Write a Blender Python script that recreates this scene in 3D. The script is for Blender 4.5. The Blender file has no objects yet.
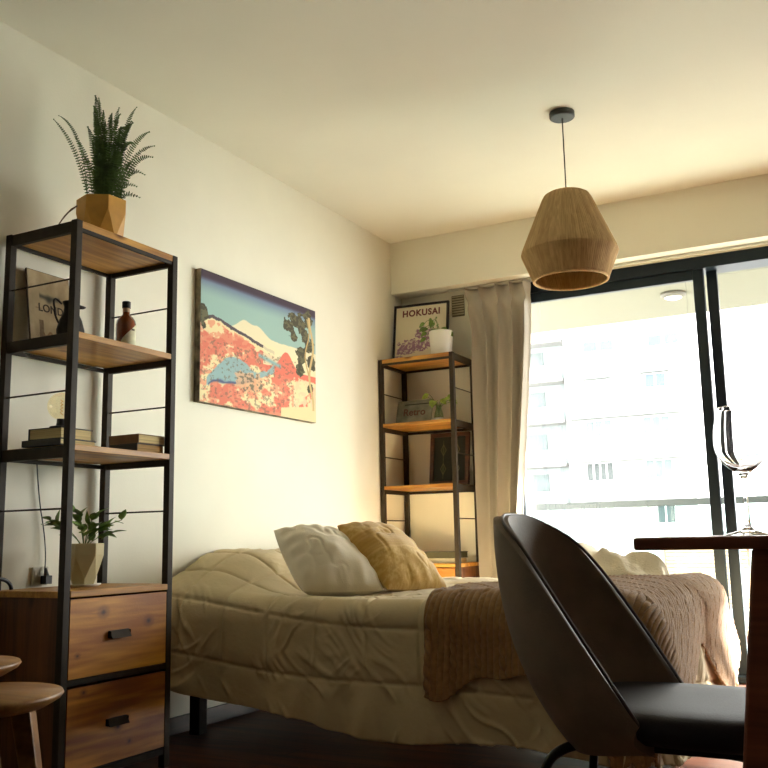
import bpy, math, random
import numpy as np
from mathutils import Vector, Matrix
PI = math.pi
random.seed(7)
RNG = np.random.RandomState(11)
S = bpy.context.scene
C = S.collection

# ------------------------------------------------------------------ camera, world, sun, exposure
cam_d = bpy.data.cameras.new('camera'); cam = bpy.data.objects.new('camera', cam_d); C.objects.link(cam)
cam_d.sensor_width = 36.0; cam_d.lens = 43.79; cam_d.clip_start = 0.05; cam_d.clip_end = 400
Rv = Vector((0.88144, 0.47189, -0.01961)); Uv = Vector((0.09462, -0.13576, 0.98621)); Fv = Vector((-0.46272, 0.87114, 0.16432))
M = Matrix((Rv, Uv, -Fv)).transposed().to_4x4(); M.translation = Vector((0, 0, 0.74))
cam.matrix_world = M
S.camera = cam
S.view_settings.view_transform = 'Standard'; S.view_settings.look = 'None'
S.view_settings.gamma = 1.0; S.view_settings.use_curve_mapping = False
S.view_settings.exposure = 2.0
world = bpy.data.worlds.new('sky'); S.world = world; world.use_nodes = True
bg = world.node_tree.nodes['Background']; bg.inputs['Color'].default_value = (1.0, 0.985, 0.95, 1); bg.inputs['Strength'].default_value = 4.2
sun_d = bpy.data.lights.new('sun', 'SUN'); sun_d.energy = 24.0; sun_d.angle = 0.06; sun_d.color = (1.0, 0.95, 0.87)
sun = bpy.data.objects.new('sun', sun_d); C.objects.link(sun)
sun.rotation_euler = Vector((0.70, 1.0, 0.62)).to_track_quat('Z', 'Y').to_euler()
pd = bpy.data.lights.new('window_portal', 'AREA'); pd.shape = 'RECTANGLE'; pd.size = 3.3; pd.size_y = 2.2
portal = bpy.data.objects.new('window_portal', pd); C.objects.link(portal)
portal.location = (-0.3, 5.30, 1.1); portal.rotation_euler = (-PI/2, 0, 0)
pd.cycles.is_portal = True

# ------------------------------------------------------------------ helpers
def lin(c):
    return tuple(((x/255.0)/12.92 if x/255.0 <= 0.04045 else ((x/255.0+0.055)/1.055)**2.4) for x in c)
def col4(c): return (*lin(c), 1.0)

class NT:
    def __init__(s, name):
        s.m = bpy.data.materials.new(name); s.m.use_nodes = True
        s.t = s.m.node_tree; s.n = s.t.nodes; s.b = s.n['Principled BSDF']
    def add(s, t, **kw):
        n = s.n.new(t)
        for k, v in kw.items(): setattr(n, k, v)
        return n
    def link(s, a, b): s.t.links.new(a, b)

def mat(name, c, rough=0.6, metal=0.0, var=0.0, scale=20.0, bump=0.0, bscale=80.0, spec=0.5, stretch=(1, 1, 1), emit=None, coat=0.0, sheen=0.0):
    k = NT(name); b = k.b
    b.inputs['Base Color'].default_value = col4(c); b.inputs['Roughness'].default_value = rough
    b.inputs['Metallic'].default_value = metal; b.inputs['Specular IOR Level'].default_value = spec
    if coat: b.inputs['Coat Weight'].default_value = coat; b.inputs['Coat Roughness'].default_value = 0.2
    if sheen: b.inputs['Sheen Weight'].default_value = sheen
    if emit: b.inputs['Emission Color'].default_value = col4(c); b.inputs['Emission Strength'].default_value = emit
    if var or bump:
        tc = k.add('ShaderNodeTexCoord'); mp = k.add('ShaderNodeMapping'); mp.inputs['Scale'].default_value = stretch
        k.link(tc.outputs['Object'], mp.inputs['Vector'])
    if var:
        ns = k.add('ShaderNodeTexNoise'); ns.inputs['Scale'].default_value = scale; ns.inputs['Detail'].default_value = 5
        k.link(mp.outputs['Vector'], ns.inputs['Vector'])
        r = k.add('ShaderNodeValToRGB')
        r.color_ramp.elements[0].position = 0.3; r.color_ramp.elements[1].position = 0.7
        r.color_ramp.elements[0].color = col4([max(0, x*(1-var)) for x in c]); r.color_ramp.elements[1].color = col4([min(255, x*(1+var)) for x in c])
        k.link(ns.outputs['Fac'], r.inputs['Fac']); k.link(r.outputs['Color'], b.inputs['Base Color'])
    if bump:
        n2 = k.add('ShaderNodeTexNoise'); n2.inputs['Scale'].default_value = bscale; n2.inputs['Detail'].default_value = 3
        k.link(mp.outputs['Vector'], n2.inputs['Vector'])
        bp = k.add('ShaderNodeBump'); bp.inputs['Strength'].default_value = bump; bp.inputs['Distance'].default_value = 0.01
        k.link(n2.outputs['Fac'], bp.inputs['Height']); k.link(bp.outputs['Normal'], b.inputs['Normal'])
    return k.m

def wood(name, c1, c2, axis=0, rough=0.5, scale=1.0, knots=True, spec=0.4, plank=None):
    k = NT(name); b = k.b
    tc = k.add('ShaderNodeTexCoord'); mp = k.add('ShaderNodeMapping')
    sc = [14*scale]*3; sc[axis] = 1.4*scale; mp.inputs['Scale'].default_value = sc
    k.link(tc.outputs['Object'], mp.inputs['Vector'])
    n1 = k.add('ShaderNodeTexNoise'); n1.inputs['Scale'].default_value = 1.0; n1.inputs['Detail'].default_value = 4; n1.inputs['Distortion'].default_value = 1.2
    k.link(mp.outputs['Vector'], n1.inputs['Vector'])
    mp2 = k.add('ShaderNodeMapping'); s2 = [130*scale]*3; s2[axis] = 5*scale; mp2.inputs['Scale'].default_value = s2
    k.link(tc.outputs['Object'], mp2.inputs['Vector'])
    n2 = k.add('ShaderNodeTexNoise'); n2.inputs['Scale'].default_value = 1.0; n2.inputs['Detail'].default_value = 3
    k.link(mp2.outputs['Vector'], n2.inputs['Vector'])
    ad = k.add('ShaderNodeMath', operation='MULTIPLY_ADD'); ad.inputs[1].default_value = 0.35; 
    k.link(n2.outputs['Fac'], ad.inputs[0]); k.link(n1.outputs['Fac'], ad.inputs[2])
    r = k.add('ShaderNodeValToRGB'); r.color_ramp.elements[0].position = 0.5; r.color_ramp.elements[1].position = 0.85
    r.color_ramp.elements[0].color = col4(c2); r.color_ramp.elements[1].color = col4(c1)
    k.link(ad.outputs[0], r.inputs['Fac'])
    out = r.outputs['Color']
    if knots:
        mp3 = k.add('ShaderNodeMapping'); s3 = [9*scale]*3; s3[axis] = 4.5*scale; mp3.inputs['Scale'].default_value = s3
        k.link(tc.outputs['Object'], mp3.inputs['Vector'])
        v = k.add('ShaderNodeTexVoronoi'); v.inputs['Scale'].default_value = 1.0; k.link(mp3.outputs['Vector'], v.inputs['Vector'])
        rr = k.add('ShaderNodeValToRGB'); rr.color_ramp.elements[0].position = 0.05; rr.color_ramp.elements[1].position = 0.17
        rr.color_ramp.elements[0].color = (0.25, 0.16, 0.1, 1); rr.color_ramp.elements[1].color = (1, 1, 1, 1)
        k.link(v.outputs['Distance'], rr.inputs['Fac'])
        mx = k.add('ShaderNodeMix', data_type='RGBA', blend_type='MULTIPLY'); mx.inputs['Factor'].default_value = 1.0
        k.link(out, mx.inputs['A']); k.link(rr.outputs['Color'], mx.inputs['B']); out = mx.outputs['Result']
    if plank:
        bt = k.add('ShaderNodeTexBrick'); mp4 = k.add('ShaderNodeMapping')
        k.link(tc.outputs['Object'], mp4.inputs['Vector']); k.link(mp4.outputs['Vector'], bt.inputs['Vector'])
        bt.inputs['Scale'].default_value = 1.0; bt.inputs['Brick Width'].default_value = 1.3; bt.inputs['Row Height'].default_value = 0.13
        bt.inputs['Mortar Size'].default_value = 0.0025; bt.inputs['Mortar'].default_value = (0.15, 0.1, 0.08, 1)
        bt.inputs['Color1'].default_value = (1, 1, 1, 1); bt.inputs['Color2'].default_value = (0.7, 0.66, 0.62, 1)
        mx = k.add('ShaderNodeMix', data_type='RGBA', blend_type='MULTIPLY'); mx.inputs['Factor'].default_value = 1.0
        k.link(out, mx.inputs['A']); k.link(bt.outputs['Color'], mx.inputs['B']); out = mx.outputs['Result']
    k.link(out, b.inputs['Base Color'])
    b.inputs['Roughness'].default_value = rough; b.inputs['Specular IOR Level'].default_value = spec
    bp = k.add('ShaderNodeBump'); bp.inputs['Strength'].default_value = 0.15; bp.inputs['Distance'].default_value = 0.003
    k.link(n2.outputs['Fac'], bp.inputs['Height']); k.link(bp.outputs['Normal'], b.inputs['Normal'])
    return k.m

def painted(name, rough=0.7, bump=0.0, bscale=300, sheen=0.0):
    """colour comes from the mesh's own colour attribute (print or dye)"""
    k = NT(name); a = k.add('ShaderNodeVertexColor', layer_name='Col')
    k.link(a.outputs['Color'], k.b.inputs['Base Color']); k.b.inputs['Roughness'].default_value = rough
    k.b.inputs['Sheen Weight'].default_value = sheen
    if bump:
        tc = k.add('ShaderNodeTexCoord'); n2 = k.add('ShaderNodeTexNoise'); n2.inputs['Scale'].default_value = bscale
        k.link(tc.outputs['Object'], n2.inputs['Vector'])
        bp = k.add('ShaderNodeBump'); bp.inputs['Strength'].default_value = bump; bp.inputs['Distance'].default_value = 0.004
        k.link(n2.outputs['Fac'], bp.inputs['Height']); k.link(bp.outputs['Normal'], k.b.inputs['Normal'])
    return k.m

def thin_glass(name, tint=(1, 1, 1), refl=0.07):
    k = NT(name); k.n.remove(k.b)
    out = [n for n in k.n if n.type == 'OUTPUT_MATERIAL'][0]
    t = k.add('ShaderNodeBsdfTransparent'); t.inputs['Color'].default_value = (*tint, 1)
    g = k.add('ShaderNodeBsdfGlossy'); g.inputs['Roughness'].default_value = 0.02
    mx = k.add('ShaderNodeMixShader'); mx.inputs['Fac'].default_value = refl
    k.link(t.outputs[0], mx.inputs[1]); k.link(g.outputs[0], mx.inputs[2]); k.link(mx.outputs[0], out.inputs['Surface'])
    return k.m

def real_glass(name, c=(255, 255, 255), rough=0.0, ior=1.45):
    k = NT(name); k.b.inputs['Base Color'].default_value = col4(c); k.b.inputs['Roughness'].default_value = rough
    k.b.inputs['Transmission Weight'].default_value = 1.0; k.b.inputs['IOR'].default_value = ior
    return k.m

def wpos(o):
    return o.matrix_basis.copy() if o.parent is None else wpos(o.parent) @ o.matrix_basis

class MB:
    """collects shapes, then links them as ONE mesh object"""
    def __init__(s): s.v = []; s.f = []; s.c = None
    def addv(s, vs, fs):
        k = len(s.v); s.v += [tuple(map(float, p)) for p in vs]; s.f += [tuple(i+k for i in f) for f in fs]; return s
    def box(s, a, b):
        x0, y0, z0 = a; x1, y1, z1 = b
        return s.addv([(x0,y0,z0),(x1,y0,z0),(x1,y1,z0),(x0,y1,z0),(x0,y0,z1),(x1,y0,z1),(x1,y1,z1),(x0,y1,z1)],
                      [(0,3,2,1),(4,5,6,7),(0,1,5,4),(1,2,6,5),(2,3,7,6),(3,0,4,7)])
    def hexa(s, p8): return s.addv(p8, [(0,3,2,1),(4,5,6,7),(0,1,5,4),(1,2,6,5),(2,3,7,6),(3,0,4,7)])
    def tube(s, pts, r, n=10, cap=True):
        pts = [Vector(p) for p in pts]; m = len(pts); rs = r if isinstance(r, (list, tuple)) else [r]*m
        vs = []; prev = None
        for i, p in enumerate(pts):
            t = (pts[min(i+1, m-1)]-pts[max(i-1, 0)]).normalized()
            if prev is None:
                a = Vector((0, 0, 1)) if abs(t.z) < 0.9 else Vector((1, 0, 0)); nrm = t.cross(a).normalized()
            else: nrm = (prev-t*prev.dot(t)).normalized()
            prev = nrm; bn = t.cross(nrm)
            for j in range(n):
                a = 2*PI*j/n; vs.append(p+(nrm*math.cos(a)+bn*math.sin(a))*rs[i])
        fs = [(i*n+j, i*n+(j+1) % n, (i+1)*n+(j+1) % n, (i+1)*n+j) for i in range(m-1) for j in range(n)]
        if cap: fs += [tuple(reversed(range(n))), tuple((m-1)*n+j for j in range(n))]
        return s.addv(vs, fs)
    def lathe(s, prof, c=(0, 0, 0), n=32, cap0=True, cap1=True, rot=0, closed=False):
        m = len(prof); vs = []
        for (r, z) in prof:
            for j in range(n):
                a = 2*PI*j/n+rot; vs.append((c[0]+r*math.cos(a), c[1]+r*math.sin(a), c[2]+z))
        last = m if closed else m-1
        fs = [(i*n+j, i*n+(j+1) % n, ((i+1) % m)*n+(j+1) % n, ((i+1) % m)*n+j) for i in range(last) for j in range(n)]
        if not closed:
            if cap0: fs.append(tuple(reversed(range(n))))
            if cap1: fs.append(tuple((m-1)*n+j for j in range(n)))
        return s.addv(vs, fs)
    def grid(s, P, wrap=False):
        """P: (h,w,3) array"""
        h, w = P.shape[:2]; vs = P.reshape(-1, 3)
        W = w if wrap else w-1
        fs = [(i*w+j, i*w+(j+1) % w, (i+1)*w+(j+1) % w, (i+1)*w+j) for i in range(h-1) for j in range(W)]
        return s.addv(vs, fs)
    def build(s, name, m, parent=None, smooth=False, bevel=0.0, seg=2, colors=None, solid=0.0, subsurf=0, angle=None, offset=-1):
        me = bpy.data.meshes.new(name)
        vs = s.v
        if parent is not None:
            inv = wpos(parent).inverted(); vs = [inv @ Vector(v) for v in vs]
        me.from_pydata(vs, [], s.f); me.update()
        import bmesh
        if colors is None and solid == 0:
            bm = bmesh.new(); bm.from_mesh(me); bmesh.ops.recalc_face_normals(bm, faces=bm.faces); bm.to_mesh(me); bm.free()
        if colors is not None:
            at = me.color_attributes.new('Col', 'FLOAT_COLOR', 'POINT')
            cc = np.ones((len(vs), 4), dtype=np.float32); cc[:, :3] = np.asarray(colors).reshape(-1, 3)[:len(vs)]
            at.data.foreach_set('color', cc.ravel())
        o = bpy.data.objects.new(name, me); C.objects.link(o); me.materials.append(m)
        if parent is not None: o.parent = parent
        if smooth:
            for p in me.polygons: p.use_smooth = True
        if solid:
            md = o.modifiers.new('solid', 'SOLIDIFY'); md.thickness = solid; md.offset = offset
        if bevel:
            md = o.modifiers.new('bevel', 'BEVEL'); md.width = bevel; md.segments = seg; md.limit_method = 'ANGLE'; md.angle_limit = 0.6
        if subsurf:
            md = o.modifiers.new('sub', 'SUBSURF'); md.levels = subsurf; md.render_levels = subsurf
        return o

def tag(o, label, cat, group=None, kind=None):
    o['label'] = label; o['category'] = cat
    if group: o['group'] = group
    if kind: o['kind'] = kind
    return o
def thing(name, label, cat, loc=(0, 0, 0), rotz=0.0, group=None):
    o = bpy.data.objects.new(name, None); C.objects.link(o); o.location = loc; o.rotation_euler = (0, 0, rotz); o.empty_display_size = 0.05
    return tag(o, label, cat, group)
def struct(o): o['kind'] = 'structure'; return o

def text_part(name, txt, size, Mw, m, parent, extrude=0.0006, bold=0.0, spacing=1.0, sx=1.0):
    cu = bpy.data.curves.new(name, 'FONT'); cu.body = txt; cu.size = size; cu.extrude = extrude; cu.offset = bold
    cu.space_character = spacing; cu.align_x = 'CENTER'; cu.align_y = 'CENTER'; cu.resolution_u = 4
    t = bpy.data.objects.new(name+'_tmp', cu); C.objects.link(t)
    dg = bpy.context.evaluated_depsgraph_get(); me = bpy.data.meshes.new_from_object(t.evaluated_get(dg))
    C.objects.unlink(t); bpy.data.objects.remove(t)
    me.transform(wpos(parent).inverted() @ Mw @ Matrix.Diagonal((sx, 1, 1, 1)))
    o = bpy.data.objects.new(name, me); C.objects.link(o); me.materials.clear(); me.materials.append(m); o.parent = parent
    return o
def basis(o, x, y):
    x = Vector(x).normalized(); y = Vector(y).normalized(); z = x.cross(y)
    m = Matrix((x, y, z)).transposed().to_4x4(); m.translation = Vector(o); return m

# value noise on arrays
_tab = RNG.rand(256, 256)
def vn(x, y):
    xi = np.floor(x).astype(int); yi = np.floor(y).astype(int); xf = x-xi; yf = y-yi
    xf = xf*xf*(3-2*xf); yf = yf*yf*(3-2*yf)
    a = _tab[xi % 256, yi % 256]; b = _tab[(xi+1) % 256, yi % 256]; c = _tab[xi % 256, (yi+1) % 256]; d = _tab[(xi+1) % 256, (yi+1) % 256]
    return (a*(1-xf)+b*xf)*(1-yf)+(c*(1-xf)+d*xf)*yf
def fbm(x, y, o=4):
    s = 0; a = 0.5
    for i in range(o): s = s+a*vn(x*2**i+17*i, y*2**i+31*i); a *= 0.5
    return s
def sst(a, b, x):
    t = np.clip((x-a)/(b-a), 0, 1); return t*t*(3-2*t)

# ------------------------------------------------------------------ materials
M_wallb = mat('unseen_wall_darkened', (82, 72, 60), 0.85)  # unseen right and back walls, coloured dark to cut the bounced light
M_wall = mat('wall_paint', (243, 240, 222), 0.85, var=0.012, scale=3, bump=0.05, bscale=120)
M_ceil = mat('ceiling_paint', (236, 234, 218), 0.9, var=0.01, scale=2)
M_floor = wood('floor_wood', (104, 56, 26), (62, 30, 13), axis=0, rough=0.5, spec=0.25, knots=False, plank=True)
M_base = wood('baseboard_wood', (70, 38, 22), (45, 24, 14), axis=1, knots=False)
M_steel = mat('black_steel', (50, 41, 28), 0.6, spec=0.25, var=0.1, scale=30)
M_wood = wood('honey_wood', (214, 160, 74), (154, 100, 36), axis=0, rough=0.45)
M_woodd = wood('shaded_honey_wood', (120, 74, 36), (78, 44, 20), axis=2, rough=0.5)  # same honey wood for the cabinet body, its shade put into the colour
M_frame = mat('dark_aluminium', (24, 38, 50), 0.4, metal=0.4)
M_black = mat('black_plastic', (14, 13, 12), 0.4)
M_iron = mat('dark_iron', (30, 24, 20), 0.45, metal=0.6, var=0.2, scale=60)
M_pages = mat('page_edges', (205, 182, 130), 0.9, var=0.12, scale=4, stretch=(1, 1, 140))
M_pages2 = mat('tan_page_edges', (170, 135, 85), 0.9, var=0.15, scale=4, stretch=(1, 1, 140))
M_soil = mat('soil', (45, 30, 20), 0.95, bump=0.6, bscale=200)
M_white = mat('white_ceramic', (238, 234, 222), 0.35)
M_glass = thin_glass('window_glass')
M_paint = painted('printed_picture', 0.8)

# ------------------------------------------------------------------ room shell
XL, XR, YB, YF, ZC = -2.567, 1.6, -1.3, 5.09, 2.55
struct(MB().box((XL-0.1, YB-0.1, -0.1), (XR+0.1, YF+0.2, 0)).build('floor', M_floor))
struct(MB().box((XL-0.1, YB-0.1, ZC), (XR+0.1, YF+0.2, ZC+0.15)).build('ceiling', M_ceil))
struct(MB().box((XL-0.12, YB-0.1, 0), (XL, YF+0.2, ZC)).build('wall_left', M_wall))
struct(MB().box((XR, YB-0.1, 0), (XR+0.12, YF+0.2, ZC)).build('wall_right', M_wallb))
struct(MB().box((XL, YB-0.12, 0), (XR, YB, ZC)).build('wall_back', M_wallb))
WX0, WX1, WZ = -1.90, 1.45, 2.212
struct(MB().box((XL, YF, 0), (WX0, YF+0.2, ZC)).box((WX1, YF, 0), (XR, YF+0.2, ZC)).box((WX0, YF, WZ), (WX1, YF+0.2, ZC)).build('wall_far', M_wall))
struct(MB().box((XL, 4.947, 2.223), (XR, YF, ZC)).build('trim_1', M_ceil, bevel=0.004))
struct(MB().box((XL, YB, 0), (XL+0.012, YF, 0.065)).build('baseboard_left', M_base, bevel=0.002))
struct(MB().box((XL+0.012, YF-0.012, 0), (WX0, YF, 0.065)).build('baseboard_far', M_base, bevel=0.002))

# sliding glass door
w = bpy.data.objects.new('window_1', None); C.objects.link(w); w.location = ((WX0+WX1)/2, YF+0.08, 0); w['kind'] = 'structure'
MB().box((WX0, YF+0.0, 2.145), (WX1, YF+0.16, WZ)).box((WX0, YF, 0.0), (WX1, YF+0.16, 0.03)).box((WX0, YF, 0.03), (WX0+0.03, YF+0.16, 2.145)).box((WX1-0.03, YF, 0.03), (WX1, YF+0.16, 2.145)).build('window_frame', M_frame, w, bevel=0.003)
def sash(x0, x1, y, top, lab):
    st = 0.055; rail = 0.055
    o = MB().box((x0, y, 0.03), (x0+st, y+0.035, top)).box((x1-st, y, 0.03), (x1, y+0.035, top)).box((x0+st, y, top-rail), (x1-st, y+0.035, top)).box((x0+st, y, 0.03), (x1-st, y+0.035, 0.09)).build('window_sash', M_frame, w, bevel=0.003)
    MB().box((x0+st-0.005, y+0.012, 0.085), (x1-st+0.005, y+0.018, top-rail+0.005)).build('pane', M_glass, o)
sash(-1.87, -0.757, YF+0.015, 2.145, 0)
sash(-0.752, 0.40, YF+0.085, 2.203, 1)
sash(0.35, 1.42, YF+0.015, 2.145, 2)

# wall vent by the curtain
t = thing('air_vent', 'small slotted cream air vent high on the far wall beside the curtain', 'vent', (-2.19, YF, 2.12))
M_vent = mat('vent_paint', (196, 186, 156), 0.7)
MB().box((-2.222, YF-0.006, 2.065), (-2.142, YF, 2.195)).build('backing', mat('vent_dark', (110, 98, 74), 0.8), t)
sl = MB()
for i in range(8):
    z = 2.072+i*0.0155
    sl.hexa([(-2.222, YF-0.012, z), (-2.142, YF-0.012, z), (-2.142, YF-0.005, z+0.004), (-2.222, YF-0.005, z+0.004), (-2.222, YF-0.012, z+0.008), (-2.142, YF-0.012, z+0.008), (-2.142, YF-0.005, z+0.012), (-2.222, YF-0.005, z+0.012)])
sl.build('slats', M_vent, t)

# ------------------------------------------------------------------ balcony and outside
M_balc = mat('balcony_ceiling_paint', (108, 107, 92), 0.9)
M_tile = mat('balcony_tile', (150, 146, 136), 0.6, var=0.05)
struct(MB().box((-3.6, YF+0.2, -0.14), (2.6, 7.2, -0.02)).build('balcony_floor', M_tile))
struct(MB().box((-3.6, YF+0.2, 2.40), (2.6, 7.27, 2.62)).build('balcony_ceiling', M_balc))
struct(MB().box((-3.6, 7.08, -0.02), (2.6, 7.18, 0.07)).build('balcony_kerb', mat('kerb_paint', (96, 60, 48), 0.7)))
t = thing('balcony_railing', 'glass balcony railing with dark metal handrail beyond the sliding door', 'railing', (-0.5, 7.13, 0.07))
MB().box((-3.6, 7.11, 0.945), (2.6, 7.16, 0.995)).build('handrail', mat('handrail_metal', (52, 60, 60), 0.5), t, bevel=0.004)
M_rg = thin_glass('railing_glass', (0.80, 0.91, 0.90), 0.05)
for i in range(5):
    x0 = -3.58+i*1.24
    MB().box((x0, 7.13, 0.09), (x0+1.22, 7.14, 0.948)).build('glass_panel', M_rg, t)
for i in range(4):
    x0 = -3.58+(i+1)*1.24-0.01
    if abs(x0+0.9) > 0: MB().box((x0-0.008, 7.125, 0.07), (x0+0.008, 7.145, 0.952)).build('post', mat('post_metal', (120, 128, 128), 0.5), t)
t = thing('balcony_ceiling_light', 'round flush ceiling light on the balcony ceiling', 'ceiling light', (-1.18, 6.553, 2.40))
MB().lathe([(0.085, 0), (0.085, -0.022), (0.062, -0.034), (0.062, 0)], (-1.18, 6.553, 2.40), 32).build('housing', mat('fitting_grey', (84, 82, 72), 0.5), t, smooth=True)
MB().lathe([(0.06, 0), (0.058, -0.034), (0.035, -0.044), (0.005, -0.047)], (-1.18, 6.553, 2.398), 32).build('diffuser', M_white, t, smooth=True)

M_fac = mat('white_render', (150, 151, 150), 0.9, var=0.01, scale=0.3)
M_fac2 = mat('grey_render', (134, 143, 143), 0.9, var=0.05, scale=0.4)
M_ledge = mat('ledge_render', (108, 114, 112), 0.9)
M_bwin = mat('pale_window_glass', (48, 70, 108), 0.2, var=0.1, scale=1.0)
M_bwin2 = mat('dull_window_glass', (62, 78, 78), 0.3, var=0.15, scale=1.5)
M_bfr = mat('window_frame_white', (225, 228, 226), 0.6)
M_bdark = mat('window_opening_dark', (40, 50, 50), 0.5)
b = thing('apartment_building', 'tall white apartment block across the street seen through the balcony door', 'building', (-15.8, 60, -12))
MB().box((-18.20, 60, -12), (-10.26, 72, 22)).build('wall', M_fac, b)
MB().box((-24.5, 61.5, -12), (-18.20, 72, 14.5)).build('side_wall', M_fac2, b)
def bwin(x0, x1, z0, z1, m, bars=1, y=60.0):
    f = MB().box((x0-0.06, y-0.06, z0-0.06), (x1+0.06, y+0.02, z0)).box((x0-0.06, y-0.06, z1), (x1+0.06, y+0.02, z1+0.06)).box((x0-0.06, y-0.06, z0), (x0, y+0.02, z1)).box((x1, y-0.06, z0), (x1+0.06, y+0.02, z1))
    for i in range(bars):
        xm = x0+(x1-x0)*(i+1)/(bars+1); f.box((xm-0.05, y-0.05, z0), (xm+0.05, y+0.02, z1))
    f = f.build('window', M_bfr, b)
    MB().box((x0, y-0.03, z0), (x1, y+0.01, z1)).build('pane', m, f)
bwin(-16.81, -15.91, 12.72, 13.39, M_bwin, 0); bwin(-15.72, -14.85, 12.69, 13.35, M_bwin, 0)
bwin(-12.58, -11.74, 12.66, 13.33, M_bwin, 0); bwin(-11.57, -10.73, 12.68, 13.35, M_bwin, 0)
bwin(-12.92, -11.66, 10.00, 10.84, M_bwin, 1); bwin(-16.76, -15.21, 10.01, 10.73, M_fac2, 1)
bwin(-16.91, -15.26, 7.10, 8.08, M_bwin2, 2); bwin(-13.20, -11.60, 7.10, 8.08, M_bwin2, 2)
bwin(-16.99, -15.30, 4.24, 5.33, M_bdark, 3); bwin(-13.19, -11.61, 4.24, 5.33, M_bwin2, 2)
bwin(-17.02, -15.33, 1.44, 2.57, M_bwin2, 2); bwin(-13.30, -11.61, 1.44, 2.52, M_bdark, 2)
bwin(-17.02, -15.33, -1.53, -0.39, M_bwin2, 2); bwin(-13.30, -11.61, -1.53, -0.39, M_bwin2, 2)
for z, x0, x1 in ((8.24, -17.89, -10.78), (5.43, -17.99, -10.88), (2.63, -17.89, -10.88), (10.92, -13.20, -11.40), (10.84, -16.96, -15.11)):
    MB().hexa([(x0, 59.45, z), (x1, 59.45, z), (x1, 60, z), (x0, 60, z), (x0, 59.45, z+0.16), (x1, 59.45, z+0.16), (x1, 60, z+0.22), (x0, 60, z+0.22)]).build('ledge', M_ledge, b)
for z in (-0.4, 2.7, 5.45, 8.35, 11.15, 13.85):
    o = MB().box((-23.4, 59.9, z-0.15), (-18.4, 61.5, z+0.05)).box((-23.4, 59.9, z+0.05), (-19.1, 60.0, z+0.95)).build('balcony', M_fac, b)
    MB().box((-22.6, 61.42, z+0.1), (-20.1, 61.5, z+2.2)).build('balcony_door', M_bwin2, o)
    MB().box((-19.05, 59.9, z+0.95), (-18.95, 60.0, z+1.0)).box((-19.1, 59.92, z+0.05), (-18.45, 59.97, z+0.95)).build('side_railing', M_bfr, o)
t = thing('low_building', 'low white building with slatted shutter below the apartment block', 'building', (-3.2, 20, -8))
MB().box((-5.7, 20, -8), (3.2, 26, 0.67)).build('wall', M_fac, t)
MB().box((-5.8, 19.85, 0.67), (-3.17, 26.1, 0.77)).build('roof_edge', mat('roof_edge_grey', (120, 122, 116), 0.8), t)
MB().box((-2.75, 22, 0.67), (3.2, 25.5, 1.36)).build('roof_block', M_fac2, t)
sh = MB()
M_slat = mat('shutter_slat', (168, 138, 104), 0.7)
for i in range(17):
    z = -0.70+i*0.077
    sh.hexa([(-4.10, 19.93, z), (-2.54, 19.93, z), (-2.54, 19.98, z+0.01), (-4.10, 19.98, z+0.01), (-4.10, 19.93, z+0.05), (-2.54, 19.93, z+0.05), (-2.54, 19.98, z+0.06), (-4.10, 19.98, z+0.06)])
sh.build('shutter', M_slat, t)
MB().box((-4.15, 19.96, -0.72), (-2.50, 20.0, 0.63)).build('shutter_frame', mat('shutter_frame_red', (120, 72, 56), 0.7), t)
f = MB().box((-2.81, 19.94, -1.23), (-2.45, 20.0, -0.74)).build('window', M_bfr, t)
MB().box((-2.75, 19.92, -1.18), (-2.52, 19.95, -0.78)).build('pane', M_bwin2, f)
f = MB().box((-4.76, 19.94, -0.22), (-4.21, 20.0, 0.58)).build('window', M_bfr, t)
MB().box((-4.71, 19.92, -0.16), (-4.25, 19.95, 0.54)).build('pane', mat('teal_window_glass', (130, 165, 160), 0.3), f)
struct(MB().box((-90, 7.5, -12.2), (60, 160, -12)).build('ground', mat('street', (92, 92, 88), 0.9)))

# ------------------------------------------------------------------ shelving units
def knot_panel(name, x0, x1, z0, z1, y, parent, knots, seed, base=(196, 140, 70), dark=(150, 92, 38)):
    """drawer front: painted grain with its own knots; local frame of the unit, front face at y"""
    nx, nz = 110, 70
    U, Vv = np.meshgrid(np.linspace(0, 1, nx), np.linspace(0, 1, nz))
    W = x1-x0; H = z1-z0
    X = U*W; Z = Vv*H
    warp = np.zeros_like(X)
    for (kx, kz, s) in knots:
        d = np.sqrt(((X-kx*W)/1.8)**2+(Z-kz*H)**2)
        warp = warp+0.012*np.sign(Z-kz*H+1e-6)*np.exp(-d/0.02)*s
    g = fbm(X*5+seed, (Z-warp)*70+seed, 4); g2 = fbm(X*2.5+seed*3, (Z-warp)*14, 3)
    k = np.clip((g*0.5+g2*0.5-0.30)*3.0, 0, 1)[..., None]
    c = np.array(dark)*(1-k)+np.array(base)*k
    for (kx, kz, s) in knots:
        d = np.sqrt(((X-kx*W)/1.3)**2+(Z-kz*H)**2)/s
        a = np.exp(-(d/0.009)**2)[..., None]; c = c*(1-a)+np.array((60, 34, 14))*a
        a = 0.35*np.exp(-((d-0.016)/0.006)**2)[..., None]; c = c*(1-a)+np.array((120, 70, 26))*a
    c = c/255.0; c = np.where(c <= 0.04045, c/12.92, ((c+0.055)/1.055)**2.4)
    mb = MB(); mtx = wpos(parent)
    P = np.stack([x0+X, np.full_like(X, y), z0+Z], -1)
    mb.grid(P); cols = c.reshape(-1, 3)
    # body behind the face
    k0 = len(mb.v); mb.box((x0, y+0.0005, z0), (x1, y+0.018, z1)); cols = np.concatenate([cols, np.tile(np.array(lin(dark))*0.9, (8, 1))])
    mb.v = [tuple(mtx @ Vector(v)) for v in mb.v]
    return mb.build(name, M_wpaint, parent, colors=cols)
M_wpaint = painted('drawer_wood', 0.45, bump=0.1, bscale=120)

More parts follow.
